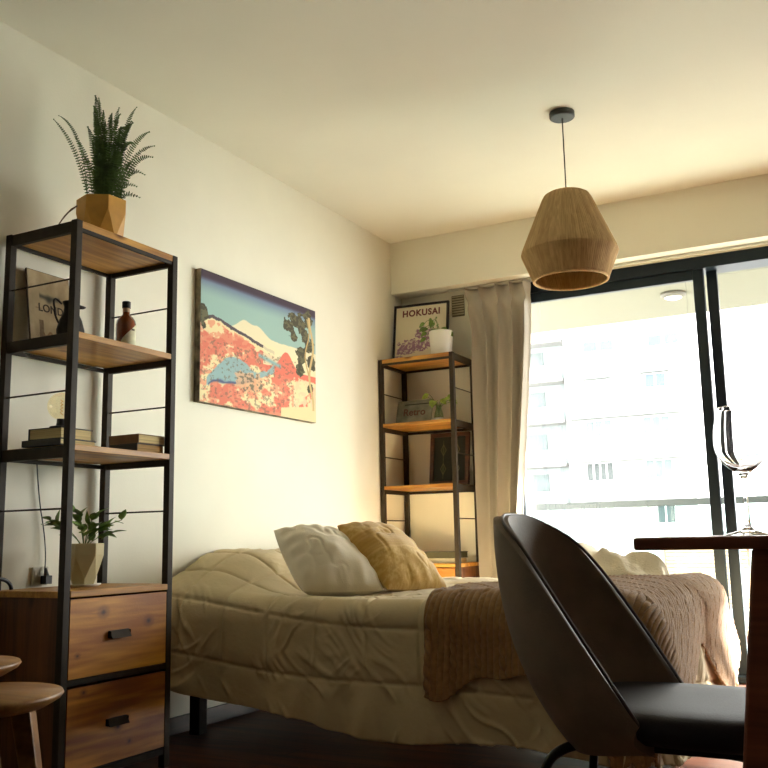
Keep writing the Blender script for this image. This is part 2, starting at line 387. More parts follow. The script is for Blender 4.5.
def L(parent, mb):
    m = wpos(parent); mb.v = [tuple(m @ Vector(v)) for v in mb.v]; return mb
def shelving(label, loc, rotz, W, D, tiers, knots1, knots2):
    t = thing('shelving_unit', label, 'shelving unit', loc, rotz, 'black steel and wood shelving units')
    H = 1.782; p = 0.026
    for (x, y) in ((0, 0), (W-p, 0), (0, D-p), (W-p, D-p)):
        L(t, MB().box((x, y, 0), (x+p, y+p, H))).build('post', M_steel, t, bevel=0.002)
    def rails(z, full):
        m = MB().box((0.004, p, z-0.038), (0.022, D-p, z)).box((W-0.022, p, z-0.038), (W-0.004, D-p, z))
        if full: m.box((p, 0.003, z-0.034), (W-p, 0.015, z-0.008)).box((p, D-0.015, z-0.034), (W-p, D-0.003, z-0.008))
        else: m.box((p, D-0.015, z-0.034), (W-p, D-0.003, z-0.020))
        L(t, m).build('shelf_rail', M_steel, t, bevel=0.0015)
    rails(H-0.002, True)
    L(t, MB().box((0.022, 0.002, H-0.024), (W-0.022, D-0.002, H))).build('shelf', M_wood, t, bevel=0.002)
    for z in tiers:
        rails(z-0.004, False)
        L(t, MB().box((0.022, 0.001, z-0.020), (W-0.022, D-0.004, z))).build('shelf', M_wood, t, bevel=0.002)
    zs = [H]+list(tiers)+[0.604]
    for i in range(len(zs)-1):
        zm = (zs[i]+zs[i+1])/2-0.01+(0.035 if i == 2 else 0)
        for x in (0.013, W-0.013):
            L(t, MB().tube([(x, p-0.002, zm), (x, D-p+0.002, zm)], 0.003, 8)).build('side_rod', M_steel, t)
    L(t, MB().box((0.0, p, 0.584), (W, D-0.002, 0.604)).box((p, -0.002, 0.584), (W-p, p, 0.604))).build('cabinet_top', M_wood, t, bevel=0.002)
    L(t, MB().box((0.006, p, 0.075), (0.020, D-p, 0.584)).box((W-0.020, p, 0.075), (W-0.006, D-p, 0.584)).box((0.02, D-0.02, 0.075), (W-0.02, D-0.008, 0.584)).box((0.02, p, 0.075), (W-0.02, D-0.02, 0.09))).build('cabinet_body', M_woodd, t)
    L(t, MB().box((p, 0.004, 0.322), (W-p, 0.022, 0.338))).build('front_rail', M_steel, t, bevel=0.001)
    L(t, MB().box((p, 0.004, 0.044), (W-p, 0.022, 0.064))).build('front_rail', M_steel, t, bevel=0.001)
    for (z0, z1, kn, sd) in ((0.342, 0.578, knots1, 3.1), (0.070, 0.314, knots2, 8.7)):
        dr = knot_panel('drawer', p+0.003, W-p-0.003, z0, z1, 0.0, t, kn, sd, *(((230, 168, 66), (168, 102, 30)) if z0 > 0.2 else ((208, 140, 52), (128, 70, 20))))
        xm = W/2-0.012; zm = (z0+z1)/2
        L(t, MB().hexa([(xm-0.043, -0.020, zm-0.012), (xm+0.043, -0.020, zm-0.012), (xm+0.043, -0.016, zm-0.012), (xm-0.043, -0.016, zm-0.012),
                        (xm-0.043, -0.006, zm+0.012), (xm+0.043, -0.006, zm+0.012), (xm+0.043, 0.0, zm+0.012), (xm-0.043, 0.0, zm+0.012)])
          .box((xm-0.043, -0.014, zm-0.010), (xm-0.044, 0.0, zm+0.010)).box((xm+0.044, -0.014, zm-0.010), (xm+0.043, 0.0, zm+0.010))).build('handle', M_iron, dr, bevel=0.001)
    return t
U1X, U1Y = -2.217, 2.086
shelving('steel and wood shelving unit in the left foreground with a fern on top', (U1X, U1Y, 0), PI/2, 0.490, 0.330, (1.414, 1.054),
         [(0.32, 0.80, 1.0), (0.80, 0.62, 1.0), (0.08, 0.28, 0.5)], [(0.15, 0.93, 0.6), (0.5, 0.42, 0.8), (0.62, 0.2, 0.6)])
U2X, U2Y = -2.562, 4.753
shelving('steel and wood shelving unit in the far corner beside the curtain', (U2X, U2Y, 0), 0.0, 0.480, 0.325, (1.402, 1.042),
         [(0.3, 0.7, 1.0)], [(0.6, 0.5, 1.0)])

# ------------------------------------------------------------------ plants and pots
def facet_pot(c, rb, rt, h, n, m, parent, name='pot', rot=0.0):
    """faceted pot: two rings of n corners turned against each other"""
    vs = []; x, y, z = c
    rings = [(rb*0.9, 0, 0.5), (rb*1.05, h*0.12, 0.5), (rt, h*0.72, 0.0), (rt*1.0, h, 0.0), (rt*0.88, h, 0.0), (rt*0.8, h*0.8, 0.0)]
    for (r, dz, off) in rings:
        for j in range(n):
            a = 2*PI*(j+off)/n+rot; vs.append((x+r*math.cos(a), y+r*math.sin(a), z+dz))
    fs = []
    for i in range(len(rings)-1):
        for j in range(n):
            a = i*n+j; b2 = i*n+(j+1) % n; c2 = (i+1)*n+(j+1) % n; d = (i+1)*n+j
            if i == 1: fs += [(a, c2, d), (a, b2, c2)]
            else: fs.append((a, b2, c2, d))
    fs.append(tuple(reversed(range(n)))); fs.append(tuple((len(rings)-1)*n+j for j in range(n)))
    return MB().addv(vs, fs).build(name, m, parent, bevel=0.0015, seg=1)

def bez(p0, p1, p2, n):
    return [(Vector(p0)*(1-t)**2+Vector(p1)*2*t*(1-t)+Vector(p2)*t*t) for t in [i/(n-1) for i in range(n)]]
def frond(mb, p0, p1, p2, wid, n=30, leaf=0.35):
    pts = bez(p0, p1, p2, n); mb.tube(pts, [0.0016*(1-0.6*i/n) for i in range(n)], 5)
    side = (Vector((0.65, -0.70, 0.25))+Vector((random.uniform(-.6, .6), random.uniform(-.6, .6), random.uniform(-.3, .3)))).normalized()
    for i in range(2, n):
        t = i/(n-1); d = (pts[i]-pts[i-1]).normalized()
        s = d.cross(side).normalized(); up = s.cross(d)
        wv = wid*math.sin(PI*min(1, 0.15+0.85*t)**0.8)**0.7 if t < 0.98 else wid*0.2
        for q in (-1, 1):
            tip = pts[i]+s*q*wv+d*wv*0.18+up*random.uniform(-0.3, 0.3)*wv
            a = pts[i]-d*0.0016; b2 = pts[i]+d*0.0016; m1 = (a+tip)/2-d*0.0020; m2 = (b2+tip)/2+d*0.0020
            mb.addv([a, m1, tip, m2, b2], [(0, 1, 2, 3, 4)])
M_fern = mat('fern_green', (72, 100, 42), 0.55, var=0.25, scale=25)
M_ochre = mat('ochre_glazed_pot', (214, 160, 70), 0.5, var=0.06, scale=15)
pc = Vector((-2.375, 2.350, 1.782))
t = thing('potted_fern', 'upright green fern in a faceted ochre pot on top of the left shelving unit', 'plant', pc)
facet_pot(pc, 0.070, 0.089, 0.170, 7, M_ochre, t, rot=0.35)
MB().lathe([(0.060, 0.0), (0.05, 0.006), (0.01, 0.008)], pc+Vector((0, 0, 0.142)), 14).build('soil', M_soil, t)
fm = MB(); base = pc+Vector((0, 0, 0.147))
R2 = Vector((0.80, 0.60, 0))       # roughly across the view
N2 = Vector((0.60, -0.80, 0))
def fr(dx, dz, sag=0.0, dn=0.0, wid=0.013):
    dz *= 1.24; wid *= 1.30; dx *= 1.05
    b0 = base+R2*max(-0.045, min(0.045, dx*0.35))+N2*random.uniform(-0.04, 0.04); tip = base+R2*dx+N2*dn+Vector((0, 0, dz))
    mid = base+R2*dx*0.45+N2*dn*0.3+Vector((0, 0, dz*0.75+sag)); frond(fm, b0, mid, tip, wid, int(8+abs(dz)*75+abs(dx)*25))
fr(-0.170, 0.265, -0.02, 0.0, 0.009); fr(-0.150, 0.27, 0.05, 0.02, 0.007); fr(-0.09, 0.20, 0, 0.03, 0.012)
fr(0.125, 0.03, 0.05, 0.02, 0.014); fr(0.14, 0.10, 0.09, 0.02, 0.014); fr(-0.035, 0.30, 0.10, 0.03, 0.014); fr(0.07, 0.24, 0.12, 0.02, 0.014); fr(0.10, 0.20, 0.10, 0.0, 0.014); fr(-0.035, 0.345, 0.03, 0, 0.016); fr(-0.02, 0.33, 0.02, 0.02); fr(0.02, 0.30, 0.06, -0.02); fr(0.055, 0.28, 0.08, 0.03)
fr(0.105, 0.315, 0.02, 0, 0.011); fr(0.15, 0.24, 0.03, 0.0, 0.013); fr(0.17, 0.19, 0.05, 0.02, 0.013); fr(0.165, 0.155, 0.07, 0.02, 0.014); fr(0.115, 0.06, 0.06, 0.03, 0.014)
fr(0.085, 0.25, 0.05, 0.03); fr(-0.06, 0.14, 0.02, 0.05); fr(0.04, 0.33, 0.0, -0.05); fr(-0.05, 0.25, 0.03, -0.08)
for i in range(38):
    fr(random.uniform(-0.055, 0.095), random.uniform(0.12, 0.30), random.uniform(0, 0.05), random.uniform(-0.06, 0.08), 0.014)
fm.build('fronds', M_fern, t)
st = bez(pc+Vector((-0.045, -0.050, 0.155)), pc+Vector((-0.075, -0.10, 0.13)), pc+Vector((-0.060, -0.165, 0.006)), 10)
MB().tube(st, [0.0035, 0.004, 0.003, 0.004, 0.003, 0.003, 0.0025, 0.0025, 0.002, 0.0015], 6).build('dry_runner', mat('dry_stem', (90, 70, 40), 0.8), t)

def leaf(mb, p, d, n, ln, wd, fold=0.15, k=6):
    """broad leaf from p along d, surface normal about n"""
    d = Vector(d).normalized(); n = Vector(n); s = d.cross(n).normalized(); up = s.cross(d)
    vs = []; 
    for i in range(k+1):
        tt = i/k; w = wd*math.sin(PI*tt**0.75)*0.5+0.0004; c = Vector(p)+d*ln*tt-up*ln*0.18*tt*tt
        vs += [c-s*w+up*w*fold*2, c, c+s*w+up*w*fold*2]
    fs = []
    for i in range(k):
        a = i*3; fs += [(a, a+1, a+4, a+3), (a+1, a+2, a+5, a+4)]
    mb.addv(vs, fs)
def leafy(base, stems, name, m, ms, parent, nlv=(3, 5), ln=0.04, wd=0.025):
    lm = MB(); sm = MB()
    for (dx, dy, dz) in stems:
        tip = Vector(base)+Vector((dx, dy, dz)); pts = bez(base, Vector(base)+Vector((dx*0.3, dy*0.3, dz*0.8)), tip, 8); sm.tube(pts, 0.0014, 5)
        for q in range(random.randint(*nlv)):
            tt = 0.45+0.55*(q+1)/(nlv[1]); i = min(7, int(tt*7)); 
            a = random.uniform(0, 2*PI); d = Vector((dx, dy, abs(dz)*0.5)).normalized()+Vector((math.cos(a), math.sin(a), random.uniform(-0.4, 0.5)))*0.9
            leaf(lm, pts[i], d, Vector((random.uniform(-.4, .6), random.uniform(-.9, .1), 1)), ln*random.uniform(0.75, 1.2), wd*random.uniform(0.8, 1.2))
    lm.build(name, m, parent, smooth=True); sm.build('stem', ms, parent, smooth=True)
M_leafg = mat('leaf_green', (104, 134, 58), 0.5, var=0.25, scale=30)
M_leafl = mat('leaf_lime', (150, 175, 70), 0.5, var=0.2, scale=30)
M_stemg = mat('stem_green', (96, 120, 50), 0.6)
M_beige = mat('sage_beige_pot', (196, 184, 140), 0.55, var=0.05, scale=14)
pb = Vector((-2.400, 2.340, 0.604))
t = thing('potted_plant', 'leafy green plant in a faceted sage beige pot on the drawer cabinet', 'plant', pb)
MB().lathe([(0.045, 0), (0.058, 0.006), (0.060, 0.010), (0.05, 0.008)], pb, 28).build('saucer', M_white, t, smooth=True)
facet_pot(pb+Vector((0, 0, 0.008)), 0.042, 0.066, 0.135, 6, M_beige, t, rot=0.9)
MB().lathe([(0.050, 0.0), (0.01, 0.006)], pb+Vector((0, 0, 0.118)), 12).build('soil', M_soil, t)
leafy(pb+Vector((0, 0, 0.12)), [(-0.09, -0.10, 0.11), (-0.03, -0.13, 0.09), (0.0, -0.04, 0.13), (0.03, 0.02, 0.12), (0.05, 0.07, 0.09), (0.07, 0.10, 0.10), (0.0, 0.05, 0.08), (-0.04, 0.0, 0.11), (0.05, -0.06, 0.08), (0.02, 0.10, 0.055)], 'leaves', M_leafg, M_stemg, t, (4, 6), 0.05, 0.026)

# ------------------------------------------------------------------ things on the left unit
def book(label, x0, x1, y0, y1, z0, z1, mc, mp, group, spine='y0', rot=0.0, name='book'):
    cx, cy = (x0+x1)/2, (y0+y1)/2
    t = thing(name, label, 'book', (cx, cy, z0), rot, group)
    hx, hy = (x1-x0)/2, (y1-y0)/2; th = 0.003; h = z1-z0
    m = MB().box((-hx, -hy, 0), (hx, hy, th)).box((-hx, -hy, h-th), (hx, hy, h))
    if spine == 'y0': m.box((-hx, -hy, th), (hx, -hy+th, h-th))
    elif spine == 'x0': m.box((-hx, -hy, th), (-hx+th, hy, h-th))
    elif spine == 'x1': m.box((hx-th, -hy, th), (hx, hy, h-th))
    L(t, m).build('cover', mc, t, bevel=0.001)
    L(t, MB().box((-hx+0.004, -hy+0.004, th), (hx-0.004, hy-0.004, h-th))).build('pages', mp, t)
    return t
M_cdark = mat('dark_book_cover', (38, 34, 26), 0.6); M_cbrown = mat('brown_book_cover', (118, 88, 48), 0.6, var=0.1); M_cgreen = mat('dark_green_cover', (66, 62, 36), 0.6)
M_ctan = mat('tan_book_cover', (150, 118, 70), 0.6)
g = 'old books on the left shelving unit'
book('large dark book at the bottom of the pile under the globe bulb', -2.435, -2.262, 2.092, 2.245, 1.054, 1.075, M_cdark, M_pages, g)
book('dark covered book with cream pages lying directly under the globe bulb', -2.415, -2.272, 2.100, 2.238, 1.075, 1.112, M_cdark, M_pages, g, spine='x0', rot=0.03)
book('tan paged book at the bottom of the right pile on the left unit', -2.375, -2.242, 2.418, 2.552, 1.054, 1.084, M_cdark, M_pages2, g, rot=-0.04)
book('brown covered book with cream pages topmost of the right pile on the left unit', -2.380, -2.240, 2.420, 2.556, 1.084, 1.116, M_cbrown, M_pages, g, rot=-0.02)
# globe bulb lamp
lc = Vector((-2.345, 2.170, 1.112))
t = thing('globe_bulb_lamp', 'small table lamp with clear amber globe bulb standing on dark books', 'lamp', lc)
MB().lathe([(0.036, 0), (0.036, 0.010), (0.016, 0.014), (0.014, 0.026), (0.014, 0.036), (0.0, 0.037)], lc, 24).build('base', M_black, t, smooth=True, bevel=0.001)
pr = [(0.012, 0.036)]+[(0.045*math.sin(a), 0.078-0.045*math.cos(a)) for a in np.linspace(0.35, PI-0.02, 18)]
MB().lathe(pr, lc, 32).build('globe', thin_glass('amber_glass', (1.0, 0.95, 0.80), 0.09), t, smooth=True)
MB().tube([lc+Vector((0.004*math.cos(i*1.3), 0.004*math.sin(i*1.3), 0.05+0.0022*i)) for i in range(24)], 0.0011, 5).build('filament', mat('filament_gold', (230, 180, 90), 0.3, metal=0.8), t)
# its cord
t = thing('power_cord', 'thin black cord with plug hanging behind the left shelving unit', 'cord', (-2.55, 2.26, 1.03))
cd = bez((-2.557, 2.262, 1.055), (-2.556, 2.272, 0.95), (-2.557, 2.291, 0.86), 10)+bez((-2.557, 2.291, 0.86), (-2.557, 2.325, 0.74), (-2.550, 2.312, 0.660), 10)[1:]
MB().tube(cd, 0.0022, 6).build('cable', M_black, t, smooth=True)
MB().box((-2.554, 2.298, 0.614), (-2.528, 2.326, 0.642)).tube([(-2.541, 2.312, 0.640), (-2.546, 2.312, 0.668)], [0.010, 0.004], 8).build('plug', M_black, t, bevel=0.004)
t = thing('wall_socket', 'small white wall socket behind the plug on the left wall', 'socket', (XL, 2.30, 0.64))
MB().box((XL, 2.268, 0.610), (XL+0.010, 2.335, 0.672)).build('plate', mat('socket_plastic', (205, 198, 176), 0.5), t, bevel=0.003)
MB().box((XL+0.010, 2.275, 0.620), (XL+0.012, 2.296, 0.662)).build('insert', mat('socket_insert', (180, 172, 150), 0.5), t, bevel=0.001)
# loop at the far left of the cabinet top
arc = [(-2.42, 2.010+0.055*math.cos(a), 0.610+0.035*math.sin(a)) for a in np.linspace(0.0, PI, 18)]
tag(MB().tube(arc, 0.006, 8).build('headband', M_black, smooth=True), 'curved black band standing at the left end of the drawer cabinet top', 'headband')
# print leaning on the wall
def img_plane(name, w, h, nx, ny, fn, o, x, y, m, parent, thick=0.0):
    U, Vv = np.meshgrid(np.linspace(0, 1, nx), np.linspace(0, 1, ny))
    c = fn(U, Vv)/255.0; c = np.clip(c, 0, 1); c = np.where(c <= 0.04045, c/12.92, ((c+0.055)/1.055)**2.4)
    o = np.array(o); x = np.array(Vector(x).normalized()); y = np.array(Vector(y).normalized())
    P = o+U[..., None]*w*x+Vv[..., None]*h*y
    return MB().grid(P).build(name, m, parent, colors=c.reshape(-1, 3))
def over(c, a, k): a = np.clip(a, 0, 1)[..., None]; return c*(1-a)+np.array(k)*a
def f_travel(U, V):
    n = fbm(U*6, V*6); c = np.zeros(U.shape+(3,))+np.array((170, 150, 112)); c = c-(n[..., None]-0.5)*60
    # bird-like winged emblem, tower silhouette and base line
    w = np.exp(-((V-0.66-0.05*np.abs(U-0.5)*4*np.abs(U-0.5))/0.03)**2)*(np.abs(U-0.5) < 0.25); c = over(c, w*0.8, (60, 58, 44))
    c = over(c, np.exp(-(((U-0.48)/0.07)**2+((V-0.64)/0.05)**2))*0.9, (50, 50, 36))
    tw = (np.abs(U-0.27) < 0.05+0.05*(0.30-V)) & (V < 0.34) & (V > 0.04); c = over(c, tw*0.55*(0.6+fbm(U*30, V*30)), (80, 58, 36))
    c = over(c, ((np.abs(V-0.16-0.03*np.sin(U*30)) < 0.02) & (U > 0.3))*0.6, (120, 80, 40))
    c = over(c, (np.abs(V-0.08) < 0.05)*0.5*(fbm(U*20, V*20) > 0.48), (90, 64, 40))
    c = over(c, ((np.abs(V-0.50) < 0.012) & (U > 0.15) & (U < 0.3))*0.4, (110, 80, 50))
    return c
X = Vector((0, 1, 0)); tilt = Vector((-0.14, 0, 1)).normalized(); nr = X.cross(tilt)
o0 = Vector((-2.500, 2.168, 1.417))
t = thing('tin_sign', 'faded tan print with LONDON lettering leaning on the wall behind the metal jug', 'print', o0)
pw, ph = 0.190, 0.275
MB().hexa([o0, o0+X*pw, o0+X*pw-nr*0.006, o0-nr*0.006]+[o0+tilt*ph, o0+X*pw+tilt*ph, o0+X*pw-nr*0.006+tilt*ph, o0-nr*0.006+tilt*ph]).build('board', mat('sign_edge', (84, 70, 46), 0.7), t)
img_plane('picture', pw-0.004, ph-0.004, 90, 110, f_travel, o0+nr*0.0006+X*0.002+tilt*0.002, X, tilt, M_paint, t)
text_part('lettering', 'LONDON', 0.040, basis(o0+X*0.130+tilt*0.140+nr*0.0012, X, tilt), mat('sign_ink', (56, 44, 30), 0.8), t, bold=0.0006)
# jug
jc = Vector((-2.385, 2.232, 1.415)); JS = 1.28
t = thing('metal_jug', 'dark metal jug with curved handle standing behind the front post', 'jug', jc)
MB().lathe([(r_*JS*0.80, z_*JS) for r_, z_ in [(0.034, 0), (0.042, 0.012), (0.045, 0.035), (0.036, 0.062), (0.024, 0.082), (0.022, 0.098), (0.028, 0.112), (0.025, 0.112), (0.019, 0.098), (0.02, 0.083)]], jc, 28).build('body', M_iron, t, smooth=True)
hh = [jc+JS*Vector((-0.01, -0.024, 0.104)), jc+JS*Vector((-0.01, -0.046, 0.112)), jc+JS*Vector((-0.01, -0.056, 0.095)), jc+JS*Vector((-0.01, -0.046, 0.065)), jc+JS*Vector((-0.01, -0.040, 0.045))]
MB().tube(bez(hh[0], jc+JS*Vector((-0.008, -0.062, 0.128)), hh[2]+Vector((0, 0.012, -0.01)), 8)+bez(hh[2]+Vector((0, 0.012, -0.01)), jc+JS*Vector((-0.008, -0.050, 0.07)), jc+JS*Vector((-0.008, -0.033, 0.050)), 8)[1:], 0.0035, 8).build('handle', M_iron, t, smooth=True)
MB().tube([jc+JS*Vector((0, 0.02, 0.104)), jc+JS*Vector((0.0, 0.042, 0.106)), jc+JS*Vector((0.0, 0.050, 0.108))], [0.009, 0.006, 0.003], 8).build('spout', M_iron, t, smooth=True)
# amber bottle
bc = Vector((-2.400, 2.510, 1.415))
t = thing('amber_bottle', 'brown glass bottle with black cap and pale label on the upper left shelf', 'bottle', bc)
MB().lathe([(0.034, 0), (0.036, 0.004), (0.036, 0.120), (0.033, 0.135), (0.024, 0.149), (0.014, 0.157), (0.0125, 0.164), (0.0125, 0.186), (0.0, 0.186)], bc, 36).build('glass_body', mat('brown_glass', (124, 54, 16), 0.08, spec=0.8, coat=0.6), t, smooth=True)
MB().lathe([(0.0155, 0.183), (0.0155, 0.206), (0.0135, 0.208), (0, 0.208)], bc, 30).build('cap', M_black, t, bevel=0.001)
MB().lathe([(0.0132, 0.167), (0.0132, 0.182)], bc, 24, False, False).build('neck_band', mat('neck_band_pink', (196, 160, 130), 0.7), t, smooth=True)
nl = 26; vs = []
for j in range(nl+1):
    a = -1.25+1.9*j/nl; top = 0.055+0.072*(j/nl)**0.8
    for z in (0.006, top): vs.append((bc.x+0.0366*math.cos(a), bc.y+0.0366*math.sin(a), bc.z+z))
MB().addv(vs, [(2*j, 2*j+2, 2*j+3, 2*j+1) for j in range(nl)]).build('paper_label', mat('label_paper', (214, 210, 180), 0.8, var=0.08, scale=40), t, smooth=True)
vs = []
for j in range(9):
    a = -0.25+0.45*j/8
    for z in (0.094, 0.101): vs.append((bc.x+0.0370*math.cos(a), bc.y+0.0370*math.sin(a), bc.z+z))
MB().addv(vs, [(2*j, 2*j+2, 2*j+3, 2*j+1) for j in range(8)]).build('label_stripe', mat('label_ink', (70, 60, 40), 0.8), t)

# ------------------------------------------------------------------ canvas on the left wall (generic landscape)
def f_land(U, V):
    n = fbm(U*9, V*9, 5); n2 = fbm(U*26+5, V*26, 4); n3 = fbm(U*60+9, V*60, 3)
    c = np.zeros(U.shape+(3,))+np.array((158, 190, 182))
    c = over(c, sst(0.80, 0.96, V), (110, 130, 160)); c = over(c, sst(0.915, 0.965, V+0.01*n), (66, 50, 66))
    hill = 0.60+0.10*np.exp(-((U-0.34)/0.085)**2)+0.07*np.exp(-((U-0.47)/0.07)**2)+0.02*n
    c = over(c, (V < hill)*1.0, (236, 226, 190))
    ridge = 0.665-0.30*(U-0.1)+0.02*n2-0.05*sst(0.0, 0.12, 0.12-U)
    c = over(c, (V < ridge)*(U < 0.60), (88, 78, 84))
    c = over(c, (V < ridge-0.035+0.02*n3), (238, 222, 172))
    m = sst(0.44, 0.52, n+0.12*(n3-0.5)-0.12*np.abs(V-0.3)+0.04); c = over(c, m*(V < ridge-0.05), (226, 128, 104))
    c = over(c, ((n2 > 0.53) & (V < ridge-0.04))*0.75, (232, 150, 120))
    mound = 0.40+0.15*np.exp(-((U-0.71)/0.075)**2)
    c = over(c, ((V < mound) & (V > 0.34) & (U > 0.52)), (228, 122, 100))
    sand = ((V < 0.56-0.2*(U-0.6)) & (V > mound) & (U > 0.50)); c = over(c, sand*0.85, (240, 228, 186))
    c = over(c, np.exp(-((V-0.44+0.25*(U-0.55))/0.018)**2)*(np.abs(U-0.56) < 0.10), (140, 180, 180))
    c = over(c, ((V < 0.33+0.05*n) & (U > 0.78) & (n2 > 0.40))*0.8, (236, 222, 178))
    vc_ = 0.15+0.50*(U-0.06)+0.06*np.sin(U*9)+0.10*(n-0.45); wd_ = 0.020+0.085*np.exp(-((U-0.24)/0.13)**2); riv = (np.abs(V-vc_) < wd_)*(U > 0.05)*(U < 0.60); c = over(c, riv*0.95, (146, 182, 186))
    edge = np.exp(-((V-vc_+wd_)/0.012)**2)*(U > 0.06)*(U < 0.42); c = over(c, edge, (84, 96, 130))
    isl = (np.exp(-(((U-0.38)/0.13)**2+((V-0.22)/0.09)**2)) > 0.45+0.8*(n2-0.5)); c = over(c, isl*0.8, (226, 176, 136))
    c = over(c, (isl & (n3 > 0.5))*0.8, (120, 116, 96))
    c = over(c, ((n3 > 0.56) & (V < 0.5) & (U < 0.80))*0.5, (118, 104, 84))
    c = over(c, ((V < 0.13-0.2*np.abs(U-0.95)) & (U > 0.66))*1.0, (234, 218, 168))
    d = np.full_like(U, 9.0)
    for (a, b2, r) in ((0.74, 0.78, 0.05), (0.80, 0.86, 0.06), (0.87, 0.80, 0.055), (0.78, 0.70, 0.035), (0.93, 0.90, 0.05), (0.93, 0.66, 0.05), (0.86, 0.56, 0.055), (0.95, 0.52, 0.05), (0.84, 0.44, 0.04), (0.94, 0.30, 0.03), (0.90, 0.72, 0.04), (0.015, 0.66, 0.045), (0.02, 0.58, 0.02)):
        d = np.minimum(d, np.sqrt((U-a)**2+((V-b2)*0.75)**2)/r)
    c = over(c, (d+1.6*(n2-0.45) < 1.0), (74, 72, 54)); c = over(c, (d+1.6*(n2-0.45) < 0.95)*(n3 > 0.48)*0.6, (124, 120, 84))
    tr = (np.abs(U-0.955-0.02*np.sin(V*12)) < 0.010)*(V > 0.1)*(V < 0.92); c = over(c, tr, (212, 186, 130))
    tr = (np.abs(U-0.915+0.02*np.sin(V*14)) < 0.006)*(V > 0.4)*(V < 0.9); c = over(c, tr, (196, 168, 112))
    return c
t = thing('canvas_picture', 'wide unframed canvas of coral hills and blue sky on the left wall above the bed', 'picture', (XL, 3.56, 1.335))
MB().box((XL, 3.098, 1.335), (XL+0.030, 4.027, 1.923)).build('stretched_canvas', mat('canvas_edge', (112, 104, 84), 0.85, var=0.5, scale=18), t, bevel=0.002)
img_plane('picture', 0.925, 0.584, 420, 270, f_land, (XL+0.0308, 3.100, 1.337), (0, 1, 0), (0, 0, 1), M_paint, t)

# ------------------------------------------------------------------ things on the far unit
def f_poster(U, V):
    n = fbm(U*14, V*16, 4); n2 = fbm(U*34, V*40, 3)
    c = np.zeros(U.shape+(3,))+np.array((226, 218, 192)); c = over(c, (V < 0.16)*0.4*(U > 0), (224, 206, 176))
    d = np.minimum(np.sqrt(((U-0.60)/0.20)**2+((V-0.45)/0.15)**2), np.sqrt(((U-0.36)/0.36)**2+((V-0.24-0.15*(U-0.2))/0.13)**2))
    d = np.minimum(d, np.sqrt(((U-0.10)/0.08)**2+((V-0.06)/0.04)**2))
    c = over(c, (d+1.6*(n-0.46) < 0.95)*1.0, (150, 112, 136)); c = over(c, ((d+1.6*(n-0.46) < 0.9) & (n2 > 0.5))*0.9, (216, 206, 190))
    return c
tl = Vector((-0.018, 0.16, 1)).normalized(); px_ = Vector((1, 0.11, 0)).normalized(); nn = px_.cross(tl).normalized(); tl = nn.cross(px_).normalized()
o0 = Vector((-2.545, 4.900, 1.783)); fw_, fh = 0.350, 0.372
t = thing('framed_poster', 'black framed HOKUSAI poster leaning on top of the far shelving unit', 'poster', o0)
def frame_mb(o, x, y, n, w_, h_, b_, d_):
    m = MB()
    def bar(a0, a1, b0, b1):
        p = [o+x*a0+y*b0, o+x*a1+y*b0, o+x*a1+y*b0-n*d_, o+x*a0+y*b0-n*d_, o+x*a0+y*b1, o+x*a1+y*b1, o+x*a1+y*b1-n*d_, o+x*a0+y*b1-n*d_]
        m.hexa(p)
    bar(0, w_, 0, b_); bar(0, w_, h_-b_, h_); bar(0, b_, b_, h_-b_); bar(w_-b_, w_, b_, h_-b_); return m
frame_mb(o0, px_, tl, nn, fw_, fh, 0.014, 0.018).build('frame', M_black, t, bevel=0.001)
MB().hexa([o0+px_*0.01+tl*0.01-nn*0.007, o0+px_*(fw_-0.01)+tl*0.01-nn*0.007, o0+px_*(fw_-0.01)+tl*0.01-nn*0.015, o0+px_*0.01+tl*0.01-nn*0.015,
           o0+px_*0.01+tl*(fh-0.01)-nn*0.007, o0+px_*(fw_-0.01)+tl*(fh-0.01)-nn*0.007, o0+px_*(fw_-0.01)+tl*(fh-0.01)-nn*0.015, o0+px_*0.01+tl*(fh-0.01)-nn*0.015]).build('backing_board', M_cdark, t)
img_plane('print', fw_-0.026, fh-0.026, 110, 120, f_poster, o0+px_*0.013+tl*0.013-nn*0.006, px_, tl, M_paint, t)
text_part('lettering', 'HOKUSAI', 0.056, basis(o0+px_*(fw_/2)+tl*(fh-0.060)-nn*0.005, px_, tl), mat('poster_ink', (112, 56, 56), 0.8), t, bold=0.002, spacing=1.12, sx=0.93)
xx = Vector((1, 0, 0))
